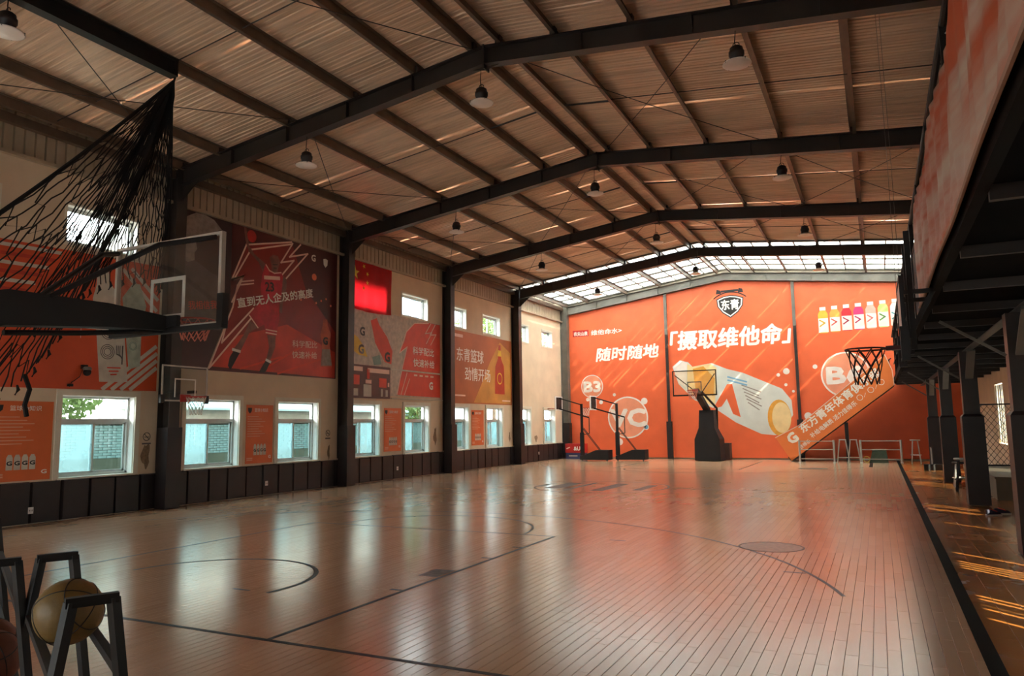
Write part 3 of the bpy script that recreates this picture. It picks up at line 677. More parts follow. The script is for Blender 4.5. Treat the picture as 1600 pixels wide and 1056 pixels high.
P = dict(arm=[(13.58, 6.84), (13.66, 6.84), (13.76, 6.4), (13.96, 6.21), (14.35, 6.03), (14.27, 5.79), (14.11, 6.02), (13.75, 6.24), (13.64, 6.5)],
 head=[(14.49, 6.22), (14.62, 6.33), (14.8, 6.32), (14.88, 6.17), (14.81, 5.95), (14.78, 5.84), (14.6, 5.84), (14.57, 6.01)],
 arm2=[(15.0, 5.82), (15.14, 5.74), (15.15, 5.48), (15.02, 5.12), (14.99, 4.78), (14.89, 4.81), (14.95, 5.28)],
 leg=[(13.87, 4.45), (14.15, 4.31), (13.86, 4.14), (13.71, 3.87), (13.56, 3.61), (13.33, 3.65), (13.48, 3.82), (13.66, 4.05)], leg2=[(14.47, 4.15), (14.78, 4.15), (14.77, 3.84), (14.6, 3.47), (14.47, 3.5), (14.55, 3.82)])
for q in P.values(): pl('player_skin', b2b, q, 3, skin)
pl('player_jersey', b2b, [(14.35, 6.03), (14.48, 5.89), (14.68, 5.85), (14.93, 5.91), (15.0, 5.79), (14.95, 5.18), (14.78, 4.99), (14.25, 5.07), (14.2, 5.39), (14.25, 5.72)], 4, kit)
pl('player_shorts', b2b, [(14.27, 5.08), (14.86, 5.06), (14.9, 4.64), (14.8, 4.15), (14.43, 4.16), (14.36, 4.41), (14.15, 4.29), (13.83, 4.6)], 4, kit)
for q in ([(13.84, 4.58), (14.14, 4.3)], [(14.43, 4.2), (14.8, 4.19)], [(14.43, 4.28), (14.81, 4.27)], [(14.37, 6.0), (14.5, 5.87), (14.68, 5.83), (14.92, 5.89)]): st('kit_trim', b2b, q, .035, 5, pink)
for q in ([(13.36, 3.64), (13.56, 3.6), (13.41, 3.36), (13.27, 3.14), (13.19, 3.25), (13.24, 3.47)], [(14.47, 3.5), (14.61, 3.44), (14.48, 3.21), (14.4, 3.14), (14.21, 3.14), (14.31, 3.29)]): pl('player_shoe', b2b, q, 4, print_black)
for q in ([(13.34, 3.66), (13.55, 3.63)], [(14.47, 3.48), (14.6, 3.44)]): st('player_sock', b2b, q, .07, 5, print_white)
tx('23', b2b, 14.38, 5.3, .34, 5, print_black, .03, .12); st('kit_lettering', b2b, [(14.36, 5.66), (14.84, 5.72)], .1, 5, pink)
for q in ([(14.62, 6.05), (14.78, 6.08)], [(14.66, 5.97), (14.75, 5.98)]): st('player_face_mark', b2b, q, .02, 4, print_black)
for q in ([(13.5, 5.4), (13.95, 5.51)], [(13.5, 5.32), (13.95, 5.43)]): st('small_print_line', b2b, q, .035, 4, pink)
tx('直到无人企及的高度', b2b, 13.45, 4.74, .27, 6, print_white, .028, .245, 2.85)
tx('科学配比', b2b, 15.42, 3.92, .21, 4, pink, .01, .05, 1.0); tx('快速补给', b2b, 15.42, 3.62, .21, 4, pink, .01, .05, 1.0)
pl('bottle_print', b2b, [(16.66, 4.82), (16.83, 4.84), (16.86, 4.67), (17.0, 4.43), (16.96, 4.07), (17.08, 3.47), (16.57, 3.44), (16.63, 4.04), (16.55, 4.38), (16.64, 4.64)], 4, mat('print_bottle_rust', (196, 96, 66), .5, scale=4, var=.25))
pl('bottle_base', b2b, [(16.63, 3.95), (16.97, 3.98), (17.06, 3.5), (16.59, 3.47)], 5, pgreym)
tx('G', b2b, 16.67, 4.1, .3, 6, print_black, .04); tx('G', b2b, 16.12, 6.46, .26, 4, print_white, .04)
pl('shield_print', b2b, [(16.62, 6.6), (16.72, 6.63), (16.82, 6.6), (16.8, 6.44), (16.72, 6.36), (16.64, 6.44)], 4, print_white)
for k in range(9): pl('arena_light', b2b, disc(15.3+.21*k, 5.35+.1*math.sin(k*2.1), .035, 10), 3, mat('print_light_spot', (240, 130, 90), .5))
pl('arena_light', b2b, disc(16.25, 6.0, .1, 16), 3, mat('print_light_spot', (240, 130, 90), .5))

# 3. flag
flagm = cloth_mat('red_flag_cloth', (214, 26, 34), .45, .55, .08, 3)
fl = thing('flag', 'red cloth flag with five yellow stars hung high on the wall', 'flag', (-14.2, 18.85, 5.3))
mb = MB(); nu, nv = 28, 16; vs = []
for j in range(nv+1):
    for i in range(nu+1):
        u = 17.72+2.25*i/nu; v = 6.86-1.5*j/nv
        vs.append(LW.p(u, v-.06*math.sin(math.pi*i/nu)*(j == nv)+.0, .05+.02*math.sin(i*.9)*(j/nv)+.012*math.sin(i*.5+j*.3)))
mb.add(vs, [(j*(nu+1)+i, (j+1)*(nu+1)+i, (j+1)*(nu+1)+i+1, j*(nu+1)+i+1) for j in range(nv) for i in range(nu)]); obj('cloth', mb, flagm, fl, True)
def star(u, v, r, a=90):
    pts = []
    for i in range(10):
        rr = r if i % 2 == 0 else r*.4; t = math.radians(a+36*i); pts.append((u+rr*math.cos(t), v+rr*math.sin(t)))
    return pts
for (u, v, r, a) in ((18.0, 6.45, .23, 90), (18.45, 6.72, .08, 110), (18.63, 6.5, .08, 70), (18.63, 6.22, .08, 95), (18.44, 6.02, .08, 60)): plate('star', LW, star(u, v, r, a), .088, .09, mat('flag_yellow', (246, 206, 60), .5), fl)
obj('flag_cord', MB().tube([LW.p(17.72, 6.87, .06), LW.p(19.97, 6.87, .06)], .012, 6), white, fl)

# 4. drinks banner (three joined sheets)
b3 = thing('drinks_banner', 'grey and orange drinks banner with coloured bottles below the flag', 'banner', LW.p(20.3, 2.7, 0))
mottle = mat('banner_mottled_grey', (196, 182, 166), .5, scale=7, var=.25)
for a, c in ((17.68, 19.53), (19.54, 20.7), (20.71, 23.1)): plate('sheet', LW, [(a, 2.7), (c, 2.7), (c, 5.4), (a, 5.4)], .001, .0125, mottle, b3)
pl('orange_ground', b3, [(20.95, 4.95), (21.35, 5.25), (22.1, 5.38), (23.08, 5.38), (23.08, 2.72), (20.4, 2.74), (20.67, 3.63), (20.96, 4.4), (20.5, 4.15), (20.8, 4.6)], 0, pred)
for pts in ([(22.3, 5.36), (21.4, 5.26), (20.9, 4.9), (20.5, 4.15), (20.96, 4.4), (20.67, 3.63), (20.36, 2.76)], [(22.45, 5.36), (22.09, 4.97), (22.52, 5.05), (22.16, 4.62)], [(22.75, 5.36), (22.4, 4.95), (22.8, 5.0), (22.45, 4.6)], [(20.6, 2.76), (20.95, 3.5)], [(20.8, 2.76), (21.1, 3.3)]): st('outline', b3, pts, .035, 1, pink)
pl('bottle_print', b3, [(18.91, 5.06), (19.23, 5.18), (19.37, 4.97), (19.79, 4.62), (20.1, 4.18), (20.04, 3.74), (19.68, 3.79), (19.15, 4.38), (19.03, 4.75)], 0, pred)
pl('bottle_print', b3, [(17.71, 4.48), (17.89, 4.6), (18.26, 4.47), (18.59, 4.19), (18.76, 3.89), (18.32, 3.93), (17.76, 4.15)], 0, pyellow)
pl('bottle_print', b3, [(19.0, 3.9), (19.4, 4.0), (19.5, 3.7), (19.1, 3.65)], 0, pteal)
for (u, v, s) in ((18.38, 4.55, .36), (18.32, 3.98, .38), (19.68, 3.82, .42)): tx('G', b3, u, v, s, 1, print_black, .05)
tx('G', b3, 22.35, 3.0, .36, 1, print_white, .05); tx('科学配比', b3, 21.3, 4.2, .3, 1, print_white, .012, 0, 1.35); tx('快速补给', b3, 21.34, 3.78, .3, 1, print_white, .012, 0, 1.35)
for j in range(4): st('small_print_line', b3, [(21.4+.35*j, 3.45), (21.55+.35*j, 3.45)], .06, 1, pink)
obj('banner_batten', MB().box(-14.285, -14.262, 19.98, 23.1, 3.55, 3.6), pgrey, b3)
# picture board in front of it
pb = banner('picture_board', 'brown picture board with small red and grey photo tiles', 'board', [(17.66, 2.58), (19.96, 2.6), (19.96, 3.62), (17.66, 3.62)], mat('board_brown', (92, 52, 46), .5, scale=4, var=.12), .03)
for (a, b_, c, d, m) in [(17.72,18.5,3.42,3.56,pink),(18.75,19.9,3.4,3.54,pink),(17.9,18.35,3.0,3.3,pred),(19.35,19.75,2.95,3.25,pred),(18.55,18.95,2.64,3.02,pgrey),(18.72,18.85,3.2,3.5,pred),(18.65,18.95,3.05,3.17,pink),(17.7,17.85,2.7,2.9,pgrey),(18.05,18.28,2.66,2.88,pgrey),(19.45,19.55,2.66,2.9,pgrey),(19.7,19.82,2.66,2.88,pgrey),(17.74,17.82,3.05,3.2,pink),(19.82,19.9,2.98,3.12,pink)]: plate('photo_tile', LW, rect(a, b_, c, d), .031, .036, m, pb)
# 5. amber banner
b4 = banner('amber_banner', 'amber brown banner with white lettering and a tall red bottle', 'banner', [(23.66, 2.55), (29.02, 2.55), (29.02, 5.34), (23.66, 5.34)], mat('banner_amber', (190, 106, 62), .5, scale=.8, var=.22))
pl('golden_glow_print', b4, [(25.6, 2.6), (28.9, 2.6), (28.9, 4.8), (27.9, 5.2), (27.0, 4.3), (26.2, 3.3)], 0, mat('banner_gold', (214, 150, 72), .5, scale=1.2, var=.2))
tx('东青篮球', b4, 24.28, 4.22, .56, 1, print_white, .012, 0, 2.15); tx('劲情开场', b4, 24.9, 3.5, .56, 1, print_white, .012, 0, 2.1)
pl('bottle_print', b4, [(27.78, 5.08), (27.98, 5.08), (27.99, 4.52), (28.26, 4.19), (28.31, 2.99), (27.4, 3.0), (27.47, 4.14), (27.72, 4.5)], 1, mat('print_bottle_red', (186, 60, 40), .4, scale=3, var=.15))
pl('bottle_label', b4, [(27.68, 4.6), (28.04, 4.6), (28.0, 4.85), (27.74, 4.85)], 2, pyellow); ring('label_ring', LW, 27.86, 3.65, .22, .05, layer(2)[0], layer(2)[1], pyellow, b4)
st('small_print_line', b4, [(23.8, 5.15), (24.7, 5.15)], .12, 1, pink); st('small_print_line', b4, [(23.8, 2.85), (24.9, 2.85)], .06, 1, pink); st('small_print_line', b4, [(28.1, 2.72), (28.8, 2.72)], .06, 1, pink)

# 6. small orange notice posters between the windows
def poster(u0, u1, z0, z1, label):
    p = banner('notice_poster', label, 'poster', rect(u0, u1, z0, z1), poster_or, .008, LW, 'orange notice posters'); w = u1-u0; h = z1-z0
    a = .0088
    plate('shield_print', LW, [(u0+.05*w, z1-.05*h), (u0+.2*w, z1-.05*h), (u0+.19*w, z1-.11*h), (u0+.125*w, z1-.15*h), (u0+.06*w, z1-.11*h)], a, a+.001, print_black, p)
    text('篮球小知识', LW, u0+.3*w, z1-.115*h, .07*h, print_white, p, .01, 0, 0, a+.0004, .5*w)
    for j in range(9):
        stroke('print_line', LW, [(u0+.06*w, z1-(.2+.042*j)*h), (u0+(.45+.3*((j*7) % 5)/5)*w, z1-(.2+.042*j)*h)], .012*h, a, a+.0008, cyanprint, p)
    for j in range(4):
        x = u0+(.34+.12*j)*w; y = z0+.14*h
        plate('bottle_print', LW, [(x-.05*w, y), (x+.05*w, y), (x+.05*w, y+.15*h), (x+.025*w, y+.19*h), (x-.025*w, y+.19*h), (x-.05*w, y+.15*h)], a, a+.0008, pgrey, p)
        text('G', LW, x-.04*w, y+.06*h, .07*h, print_black, p, .05, 0, 0, a+.0014, .08*w)
    text('G', LW, u0+.85*w, z0+.08*h, .07*h, print_white, p, .04, 0, 0, a+.0004, .09*w)
    stroke('print_line', LW, [(u0+.06*w, z0+.09*h), (u0+.24*w, z0+.09*h)], .02*h, a, a+.0008, cyanprint, p); stroke('print_line', LW, [(u0+.06*w, z0+.06*h), (u0+.24*w, z0+.06*h)], .02*h, a, a+.0008, cyanprint, p)
poster(7.8, 8.95, .8, 2.27, 'wide orange notice poster under the bottle banner'); poster(13.84, 14.76, .82, 2.3, 'narrow orange notice poster under the player mural')
poster(19.66, 20.62, .9, 2.3, 'narrow orange notice poster under the drinks banner'); poster(25.4, 26.4, .92, 2.3, 'narrow orange notice poster under the amber banner')
# no-smoking signs
for (u, v, lb) in ((11.02, 1.56, 'round no-smoking sign on the window side of the portrait column'), (11.78, 1.56, 'round no-smoking sign on the mural side of the portrait column'), (16.95, 1.54, 'round no-smoking sign beside the flag column')):
    s = thing('no_smoking_sign', lb, 'sign', LW.p(u, v-.1), 'no-smoking signs'); ring('ring_print', LW, u, v, .085, .014, .001, .004, print_black, s); stroke('slash', LW, [(u-.055, v+.055), (u+.055, v-.055)], .013, .001, .004, print_black, s)
    stroke('cigarette', LW, [(u-.05, v-.01), (u+.05, v-.01)], .015, .001, .0035, pgreyd, s); stroke('caption', LW, [(u-.09, v-.15), (u+.09, v-.15)], .035, .001, .004, pgreyd, s)
# sockets on the pads
for (u, v, lb) in ((8.58, .25, 'white wall socket low on the padding under the wide poster'), (14.5, .3, 'white wall socket low on the padding under the player mural poster'), (20.3, .34, 'white wall socket on the padding under the drinks poster'), (31.6, .38, 'white wall socket on the padding by the bare plaster')):
    s = thing('wall_socket', lb, 'socket', LW.p(u, v-.05, .08), 'wall sockets'); plate('plate', LW, rect(u-.045, u+.045, v-.06, v+.06), .082, .098, white, s)
    for q in (-.02, .02): plate('slot', LW, rect(u+q-.006, u+q+.006, v-.015, v+.015), .098, .0995, print_black, s)
# security camera
sc = thing('security_camera', 'small black dome security camera on the orange bottle banner', 'camera', LW.p(9.5, 2.8, .02))
obj('bracket', MB().box(-14.285, -14.2, 9.44, 9.54, 2.94, 3.02), blackp, sc); obj('dome', MB().sphere((-14.16, 9.5, 2.87), .075, 16, 10), blackp, sc, True); obj('collar', MB().lathe((-14.16, 9.5, 2.91), [(.08, 0), (.08, .05), (.05, .07)], 16), mat('camera_grey', (120, 112, 106), .5), sc, True)
obj('cable', MB().tube([(-14.27, 9.48, 2.95), (-14.27, 9.42, 2.78), (-14.27, 9.32, 2.7), (-14.27, 9.26, 2.66), (-14.27, 9.22, 2.57)], .008, 6), blackp, sc); obj('junction', MB().box(-14.287, -14.24, 9.18, 9.28, 2.58, 2.63), blackp, sc)
tl = thing('tube_light', 'white tube light fixture fixed along the orange bottle banner', 'lamp', LW.p(9.7, 3.72, .02)); obj('tube', MB().tube([(-14.2, 8.8, 3.76), (-14.2, 10.58, 3.8)], .022, 10), white, tl, True); obj('batten', MB().bar((-14.25, 8.78, 3.8), (-14.25, 10.6, 3.84), .06, .05), white, tl)
obj('pull_cord', MB().tube([(-14.2, 9.35, 3.76), (-14.2, 9.35, 3.55)], .004, 5), white, tl)
# pipe under the drinks banner
tag(obj('conduit_pipe', MB().tube([(-14.26, 20.0, 2.62), (-14.26, 23.2, 2.62)], .018, 8), pgrey), 'thin pale conduit pipe under the drinks banner', 'pipe')

# ================================================================== FAR WALL MURAL
def far_top(x): return zb(x)-.03
def fbanner(label, x0, x1):
    pts = [(x0, .06), (x1, .06), (x1, far_top(x1))]
    if x0 < RX < x1: pts.append((RX, far_top(RX)))
    pts.append((x0, far_top(x0)))
    return banner('mural_banner', label, 'banner', pts, orange, .012, FW, 'far wall mural')
m1 = fbanner('orange far wall banner with vitamin bubbles, next to the window wall corner', -13.92, -8.95); m2 = fbanner('orange far wall banner with the shield emblem and the big tilted bottle', -8.83, -3.15); m3 = fbanner('orange far wall banner with the row of small bottles behind the stairs', -3.03, 3.38)
F = dict(fr=FW)
pl('brand_box', m1, rect(-13.72, -12.86, 6.1, 6.42), 0, redpaint, FW); tx('农夫山泉', m1, -13.66, 6.16, .22, 1, print_white, .02, 0, .74, 0, FW); tx('维他命水>', m1, -12.72, 6.14, .28, 0, print_white, .02, .02, 1.6, 0, FW)
tx('随时随地', m1, -12.5, 4.84, .72, 0, print_white, .03, .02, 3.2, .15, FW)
bub = mat('print_bubble', (238, 150, 116), .5, scale=2, var=.1); bubw = mat('print_bubble_white', (240, 226, 216), .5, scale=3, var=.08)
def bubble(b, x, z, r, t, size, w):
    a, c = layer(0); ring('bubble_rim', FW, x, z, r, r*.07, layer(1)[0], layer(1)[1], bubw, b); plate('bubble_fill', FW, disc(x, z, r*.97), a, c, bub, b); tx(t, b, x-w/2, z-size*.36, size, 2, bubw, .05, 0, w, 0, FW)
bubble(m1, -12.75, 3.55, .56, 'B3', .72, .85); bubble(m1, -10.95, 1.98, .98, 'VC', 1.15, 1.7); bubble(m3, -1.15, 3.65, .95, 'B6', 1.0, 1.45)
for (b, x, z, r) in ((m1, -12.3, 2.75, .1), (m1, -13.0, 2.9, .09), (m1, -11.6, 3.1, .08), (m1, -10.1, 2.75, .16), (m1, -10.05, 1.5, .14), (m1, -11.4, .8, .17), (m2, -3.55, 3.9, .14), (m2, -3.9, 3.75, .08), (m2, -3.6, 3.3, .07), (m3, -2.35, 4.05, .1), (m3, -2.75, 1.9, .16), (m2, -3.3, 3.0, .06)): pl('bubble_dot', b, disc(x, z, r, 16), 0, bubw, FW)
pl('bubble_dot', m1, disc(-10.05, 1.5, .1, 16), 1, mat('print_blue', (120, 170, 200), .5), FW)
# emblem
cxs, czs = -5.85, 7.1
shield = [(-.62,.3),(-.3,.42),(0,.46),(.3,.42),(.62,.3),(.58,-.05),(.36,-.36),(0,-.62),(-.36,-.36),(-.58,-.05)]
pl('shield_outer', m2, [(cxs+u, czs+v) for u, v in shield], 0, print_black, FW); pl('shield_line', m2, [(cxs+u*.92, czs+v*.9) for u, v in shield], 1, print_white, FW); pl('shield_inner', m2, [(cxs+u*.82, czs+v*.8) for u, v in shield], 2, print_black, FW)
tx('东青', m2, cxs-.4, czs-.18, .5, 3, print_white, .03, 0, .8, 0, FW)
stl = layer(3); ring('emblem_arc', FW, cxs, czs-.55, 1.15, .05, stl[0], stl[1], print_black, m2, 50, 130)
st('emblem_band', m2, [(cxs-.35, czs+.66), (cxs+.35, czs+.66)], .1, 3, print_black, FW)
for u in (-.5, .5): pl('emblem_wing', m2, [(cxs+u-.12, czs+.55), (cxs+u+.12, czs+.55), (cxs+u+.08, czs+.72), (cxs+u-.08, czs+.76)], 3, print_black, FW)
tx('「摄取维他命」', m2, -8.72, 5.2, .95, 0, print_white, .035, .012, 5.45, .12, FW)
# big bottle
bott = mat('print_bottle_pale', (214, 214, 206), .5, scale=1.5, var=.08); cream = mat('print_cream', (238, 206, 150), .5, scale=2, var=.12); amberp = mat('print_amber', (228, 160, 62), .5, scale=3, var=.15)
pl('bottle_print', m2, [(-8.66, 4.34), (-8.3, 4.63), (-7.91, 4.52), (-7.71, 4.3), (-6.81, 4.43), (-6.15, 4.13), (-5.44, 3.92), (-3.77, 3.13), (-3.4, 2.61), (-3.37, 1.96), (-3.7, 1.4), (-4.15, 1.07), (-4.75, 1.13), (-5.84, 1.66), (-6.67, 2.26), (-7.68, 2.73), (-8.4, 3.51)], 0, bott, FW)
pl('bottle_neck', m2, [(-7.95, 4.45), (-7.71, 4.3), (-6.9, 4.4), (-6.6, 4.2), (-6.75, 2.4), (-7.6, 2.8), (-8.0, 3.3)], 1, cream, FW)
pl('bottle_cap', m2, [(-8.62, 4.3), (-8.3, 4.6), (-7.95, 4.5), (-8.05, 3.35), (-8.38, 3.55)], 1, bubw, FW)
pl('bottle_liquid', m2, [(-7.7, 4.2), (-7.2, 4.3), (-6.7, 3.7), (-6.8, 2.9), (-7.6, 3.1)], 2, amberp, FW)
pl('bottle_base', m2, disc(-3.95, 1.85, .5, 28, .8), 1, amberp, FW); pl('bottle_base_ring', m2, disc(-3.86, 1.85, .4, 28, .68), 2, cream, FW)
pl('big_letter', m2, [(-6.85, 2.3), (-6.16, 3.42), (-5.93, 3.42), (-5.62, 1.9), (-5.95, 2.05), (-6.2, 2.75), (-6.45, 2.4)], 2, orange, FW)
for j in range(6): st('print_line', m2, [(-5.5+.05*j, 3.35-.16*j), (-4.7-.1*(j % 2), 3.02-.16*j)], .05, 2, pgreym, FW)
for j in range(2): st('print_line', m2, [(-6.1, 3.75-.15*j), (-5.3, 3.5-.15*j)], .07, 2, mat('print_blue', (120, 170, 200), .5), FW)
# row of bottles
BC = [(232,178,60), (236,158,70), (206,36,50), (214,50,110), (236,176,160), (186,206,120), (214,226,220), (236,200,90)]; VCc = [(206,160,50), (216,80,70), (170,34,70), (180,40,90), (216,110,110), (90,150,70), (70,140,150), (206,160,50)]
for k in range(8):
    x = -1.9+k*.475; z0 = 5.5+.02*k; w = .2
    cm = mat('drink_%d' % k, BC[k], .5, var=.08); vm = mat('drinkv_%d' % k, VCc[k], .5, var=.05)
    pl('small_bottle_print', m3, [(x-w, z0+.05), (x-w+.05, z0), (x+w-.05, z0), (x+w, z0+.05), (x+w, z0+.85), (x+.12, z0+1.0), (x-.12, z0+1.0), (x-w, z0+.85)], 0, cm, FW)
    pl('small_bottle_label', m3, rect(x-w, x+w, z0+.04, z0+.66), 1, bubw, FW); pl('small_bottle_cap', m3, rect(x-.12, x+.12, z0+1.01, z0+1.16), 0, bubw, FW)
    st('v_mark', m3, [(x-.13, z0+.58), (x+.06, z0+.45), (x-.13, z0+.32)], .055, 2, vm, FW)
# mural posts
for (x, zt, lb) in ((-8.89, 0, 'slim grey post between the bubble banner and the bottle banner'), (-3.09, 0, 'slim grey post between the bottle banner and the row-of-bottles banner')):
    p = thing('mural_post', lb, 'post', (x, 34.93, 0), 'far wall posts'); zt = zb(x)-.03
    obj('shaft', MB().box(x-.06, x+.06, 34.88, 34.985, 1.75, 5.9), steel, p); obj('upper_shaft', MB().box(x-.065, x+.065, 34.875, 34.985, 5.9, zt), steelgrey, p); obj('post_pad', MB().box(x-.12, x+.12, 34.8, 34.985, .003, 1.75), padm, p)

# ================================================================== RIGHT SIDE: COLUMNS, MEZZANINE, STAIRS
NR = ['', 'closest to the faded railing banner', 'beside the pair of shoes', 'between the stools and the black slab', 'with the black slab at its foot', 'against the far wall behind the metal stool']
for i, y in enumerate(YC[1:5], 1):
    c = thing('mezzanine_column', 'black padded steel column under the mezzanine '+NR[i], 'column', (1.69, y, 0), 'mezzanine columns')
    obj('shaft', MB().box(1.55, 1.83, y-.13, y+.13, .003, 3.04), steel, c)
    mb = MB(); h = 1.78; a, b, d = 1.5, 1.88, .19
    mb.add([(a, y-d, .0), (b, y-d, .0), (b, y+d, .0), (a, y+d, .0), (a, y-d, h-.05), (b, y-d, h-.05), (b, y+d, h-.05), (a, y+d, h-.05), (a+.04, y-d+.04, h), (b-.04, y-d+.04, h), (b-.04, y+d-.04, h), (a+.04, y+d-.04, h)],
           [(0,1,5,4),(1,2,6,5),(2,3,7,6),(3,0,4,7),(4,5,9,8),(5,6,10,9),(6,7,11,10),(7,4,8,11),(8,9,10,11)]); obj('column_pad', mb, padm, c)
    obj('knee_brace', MB().bar((1.54, y, 2.5), (.82, y, 3.0), .035, .035), steelgrey, c)
    obj('knee_brace', MB().bar((1.69, y-.14, 2.5), (1.69, y-.85, 3.0), .14, .03), steelgrey, c)
mz = thing('mezzanine', 'dark steel mezzanine deck above the side aisle', 'mezzanine', (2.0, 16, 3.05))
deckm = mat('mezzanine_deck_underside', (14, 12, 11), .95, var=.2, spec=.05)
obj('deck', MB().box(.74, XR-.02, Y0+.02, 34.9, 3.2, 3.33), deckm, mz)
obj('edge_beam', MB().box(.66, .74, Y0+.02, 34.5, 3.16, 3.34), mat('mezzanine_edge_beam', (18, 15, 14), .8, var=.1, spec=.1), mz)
y = -2.03
while y < 34.5:
    obj('joist', MB().box(.74, XR-.02, y-.03, y+.03, 3.1, 3.2), steel, mz); y += 1.9
obj('longitudinal_beam', MB().box(1.62, 1.76, Y0+.02, 34.5, 3.045, 3.06), steel, mz)
# railing
rl = thing('mezzanine_railing', 'tall black pipe railing along the mezzanine edge', 'railing', (.7, 16, 3.34))
for z in (5.0, 4.45, 3.9): obj('rail', MB().tube([(.7, 2.0, z), (.7, 33.3, z)], .032 if z > 4.9 else .02, 8), blackp, rl)
for k in range(13): y = 2.2+2.36*k; obj('rail_post', MB().box(.67, .73, y-.04, y+.04, 3.34, 5.02), blackp, rl)
# banner hung over the railing
def wrink_mat():
    m = mat('faded_banner_cloth', (196, 120, 90), .55, 0, .1, 1.3, .3, (1, .22, 3.2)); nt = m.node_tree; b = nt.nodes['Principled BSDF']
    rp = [n for n in nt.nodes if n.type == 'VALTORGB'][0]; rp.color_ramp.elements[0].color = lin((206, 96, 58))+(1,); rp.color_ramp.elements[1].color = lin((222, 200, 184))+(1,)
    rp.color_ramp.elements[0].position = .4; rp.color_ramp.elements[1].position = .68; return m
mb = MB(); nu, nv = 150, 14; vs = []
for j in range(nv+1):
    t = j/nv
    for i in range(nu+1):
        y = 1.6+10.0*i/nu; x = .615+.03*math.sin(y*5+2*t)*t*(1-t)*3-.02*math.sin(y*2.3+t*3)*t + .012*math.sin(y*17+t*6)
        z = 3.225+.015*math.sin(y*1.7)+(4.47-3.225)*t
        vs.append((x, y, z))
mb.add(vs, [(j*(nu+1)+i, j*(nu+1)+i+1, (j+1)*(nu+1)+i+1, (j+1)*(nu+1)+i) for j in range(nv) for i in range(nu)])
rb = thing('railing_banner', 'faded orange and grey wrinkled banner hung along the mezzanine railing', 'banner', (.615, 6.6, 3.2)); ob = obj('cloth', mb, wrink_mat(), rb, True)
so = ob.modifiers.new('thickness', 'SOLIDIFY'); so.thickness = .004
obj('hem', MB().tube([(.612, 1.6+10.0*i/40, 3.225+.015*math.sin((1.6+10.0*i/40)*1.7)) for i in range(41)], .016, 6), mat('banner_hem', (176, 140, 120), .6), rb)
for k in range(8): yk = 2.0+1.3*k; obj('tie', MB().tube([(.61, yk, 4.45), (.66, yk, 4.5), (.7, yk, 4.45)], .006, 5), white, rb)
tag(obj('dark_mesh_screen', MB().box(.69, .70, 12.0, 15.2, 3.36, 4.4), mat('black_screen', (26, 22, 22), .7)), 'black screen panel on the mezzanine railing past the faded banner', 'screen')

for (x, y, lb) in ((.36, 12.2, 'thin wire hanging from the roof beside the railing banner end'), (.42, 12.5, 'thin wire hanging from the roof just past the railing banner end')):
    tag(obj('hanging_wire', MB().tube([(x, y, zr(x)-.01), (x+.01, y, 5.5), (x, y, 3.6)], .004, 5), steelgrey), lb, 'wire', 'hanging wires')
# stairs with the long orange sign
stt = thing('staircase', 'steel staircase along the far wall up to the mezzanine', 'stairs', (-1.4, 33.9, 0))
n = 18; x0s, x1s, z1s = -3.45, .64, 3.3
for yk in (33.42, 34.75): obj('stringer', MB().bar((x0s, yk, .08), (x1s, yk, z1s-.1), .05, .24), steel, stt)
for k in range(n):
    x = x0s+(x1s-x0s)*(k+.5)/n; z = (z1s)*(k+.6)/n; obj('tread', MB().box(x-.13, x+.13, 33.45, 34.72, z-.02, z+.02), steel, stt)
obj('handrail', MB().tube([(x0s, 34.75, 1.0), (x1s, 34.75, z1s+.95)], .022, 8), blackp, stt); obj('added_shade_soffit', MB().prism([(x0s+.1, 33.45, .02), (x1s, 33.45, z1s-.28), (x1s, 33.45, z1s-.25), (x0s+.1, 33.45, .05)], (0, 1.27, 0)), steel, stt); obj('support_post', MB().box(-1.28, -1.14, 33.8, 33.94, .002, 1.6), padm, stt)  # soffit added under the stairs to shade the far wall below
for k in range(5):
    t = .02+.24*k; obj('baluster', MB().tube([(x0s+(x1s-x0s)*t, 34.75, z1s*t+.1), (x0s+(x1s-x0s)*t, 34.75, 1.0+(z1s-.05)*t)], .015, 6), blackp, stt)
SF = Frame((0, 33.36, 0), (1,0,0), (0,0,1))
sg = thing('stair_sign', 'long orange sign with white lettering slanting up the staircase side', 'sign', (-1.4, 33.36, .02))
for pts in ([(-3.38, .03), (-2.35, .8), (-2.62, 1.83), (-3.02, 1.5), (-3.97, 1.0)], [(-2.345, .8), (.66, 3.06), (.62, 3.68), (.4, 4.3), (-2.61, 1.84)]): plate('sign_sheet', SF, pts, 0, .012, orange_sign, sg)
stroke('sign_edge', SF, [(-3.97, 1.0), (-3.02, 1.5), (.4, 4.3), (.62, 3.68), (.66, 3.06)], .03, .012, .016, pink, sg)
A = math.radians(37.2)
text('东方青年体育俱乐部', SF, -2.86, 1.2, .40, print_white, sg, .03, 0, A, .0145, 3.85); text('补给电解质 活力佳得乐', SF, -2.52, .98, .22, print_white, sg, .015, 0, A, .0145, 2.25)
text('G', SF, -3.32, .72, .56, print_white, sg, .06, 0, A, .0145); text('佳得乐', SF, -2.98, .52, .17, print_white, sg, .02, 0, A, .0145, .5)
for (u, v) in ((-.62, 2.6), (-.2, 2.9), (.2, 3.2)): ring('icon_ring', SF, u, v, .11, .02, .012, .0145, print_white, sg, seg=20)
for (u, v) in ((-.45, 2.62), (-.02, 2.94)): stroke('icon_slash', SF, [(u, v), (u+.05, v+.16)], .015, .012, .0145, print_white, sg)

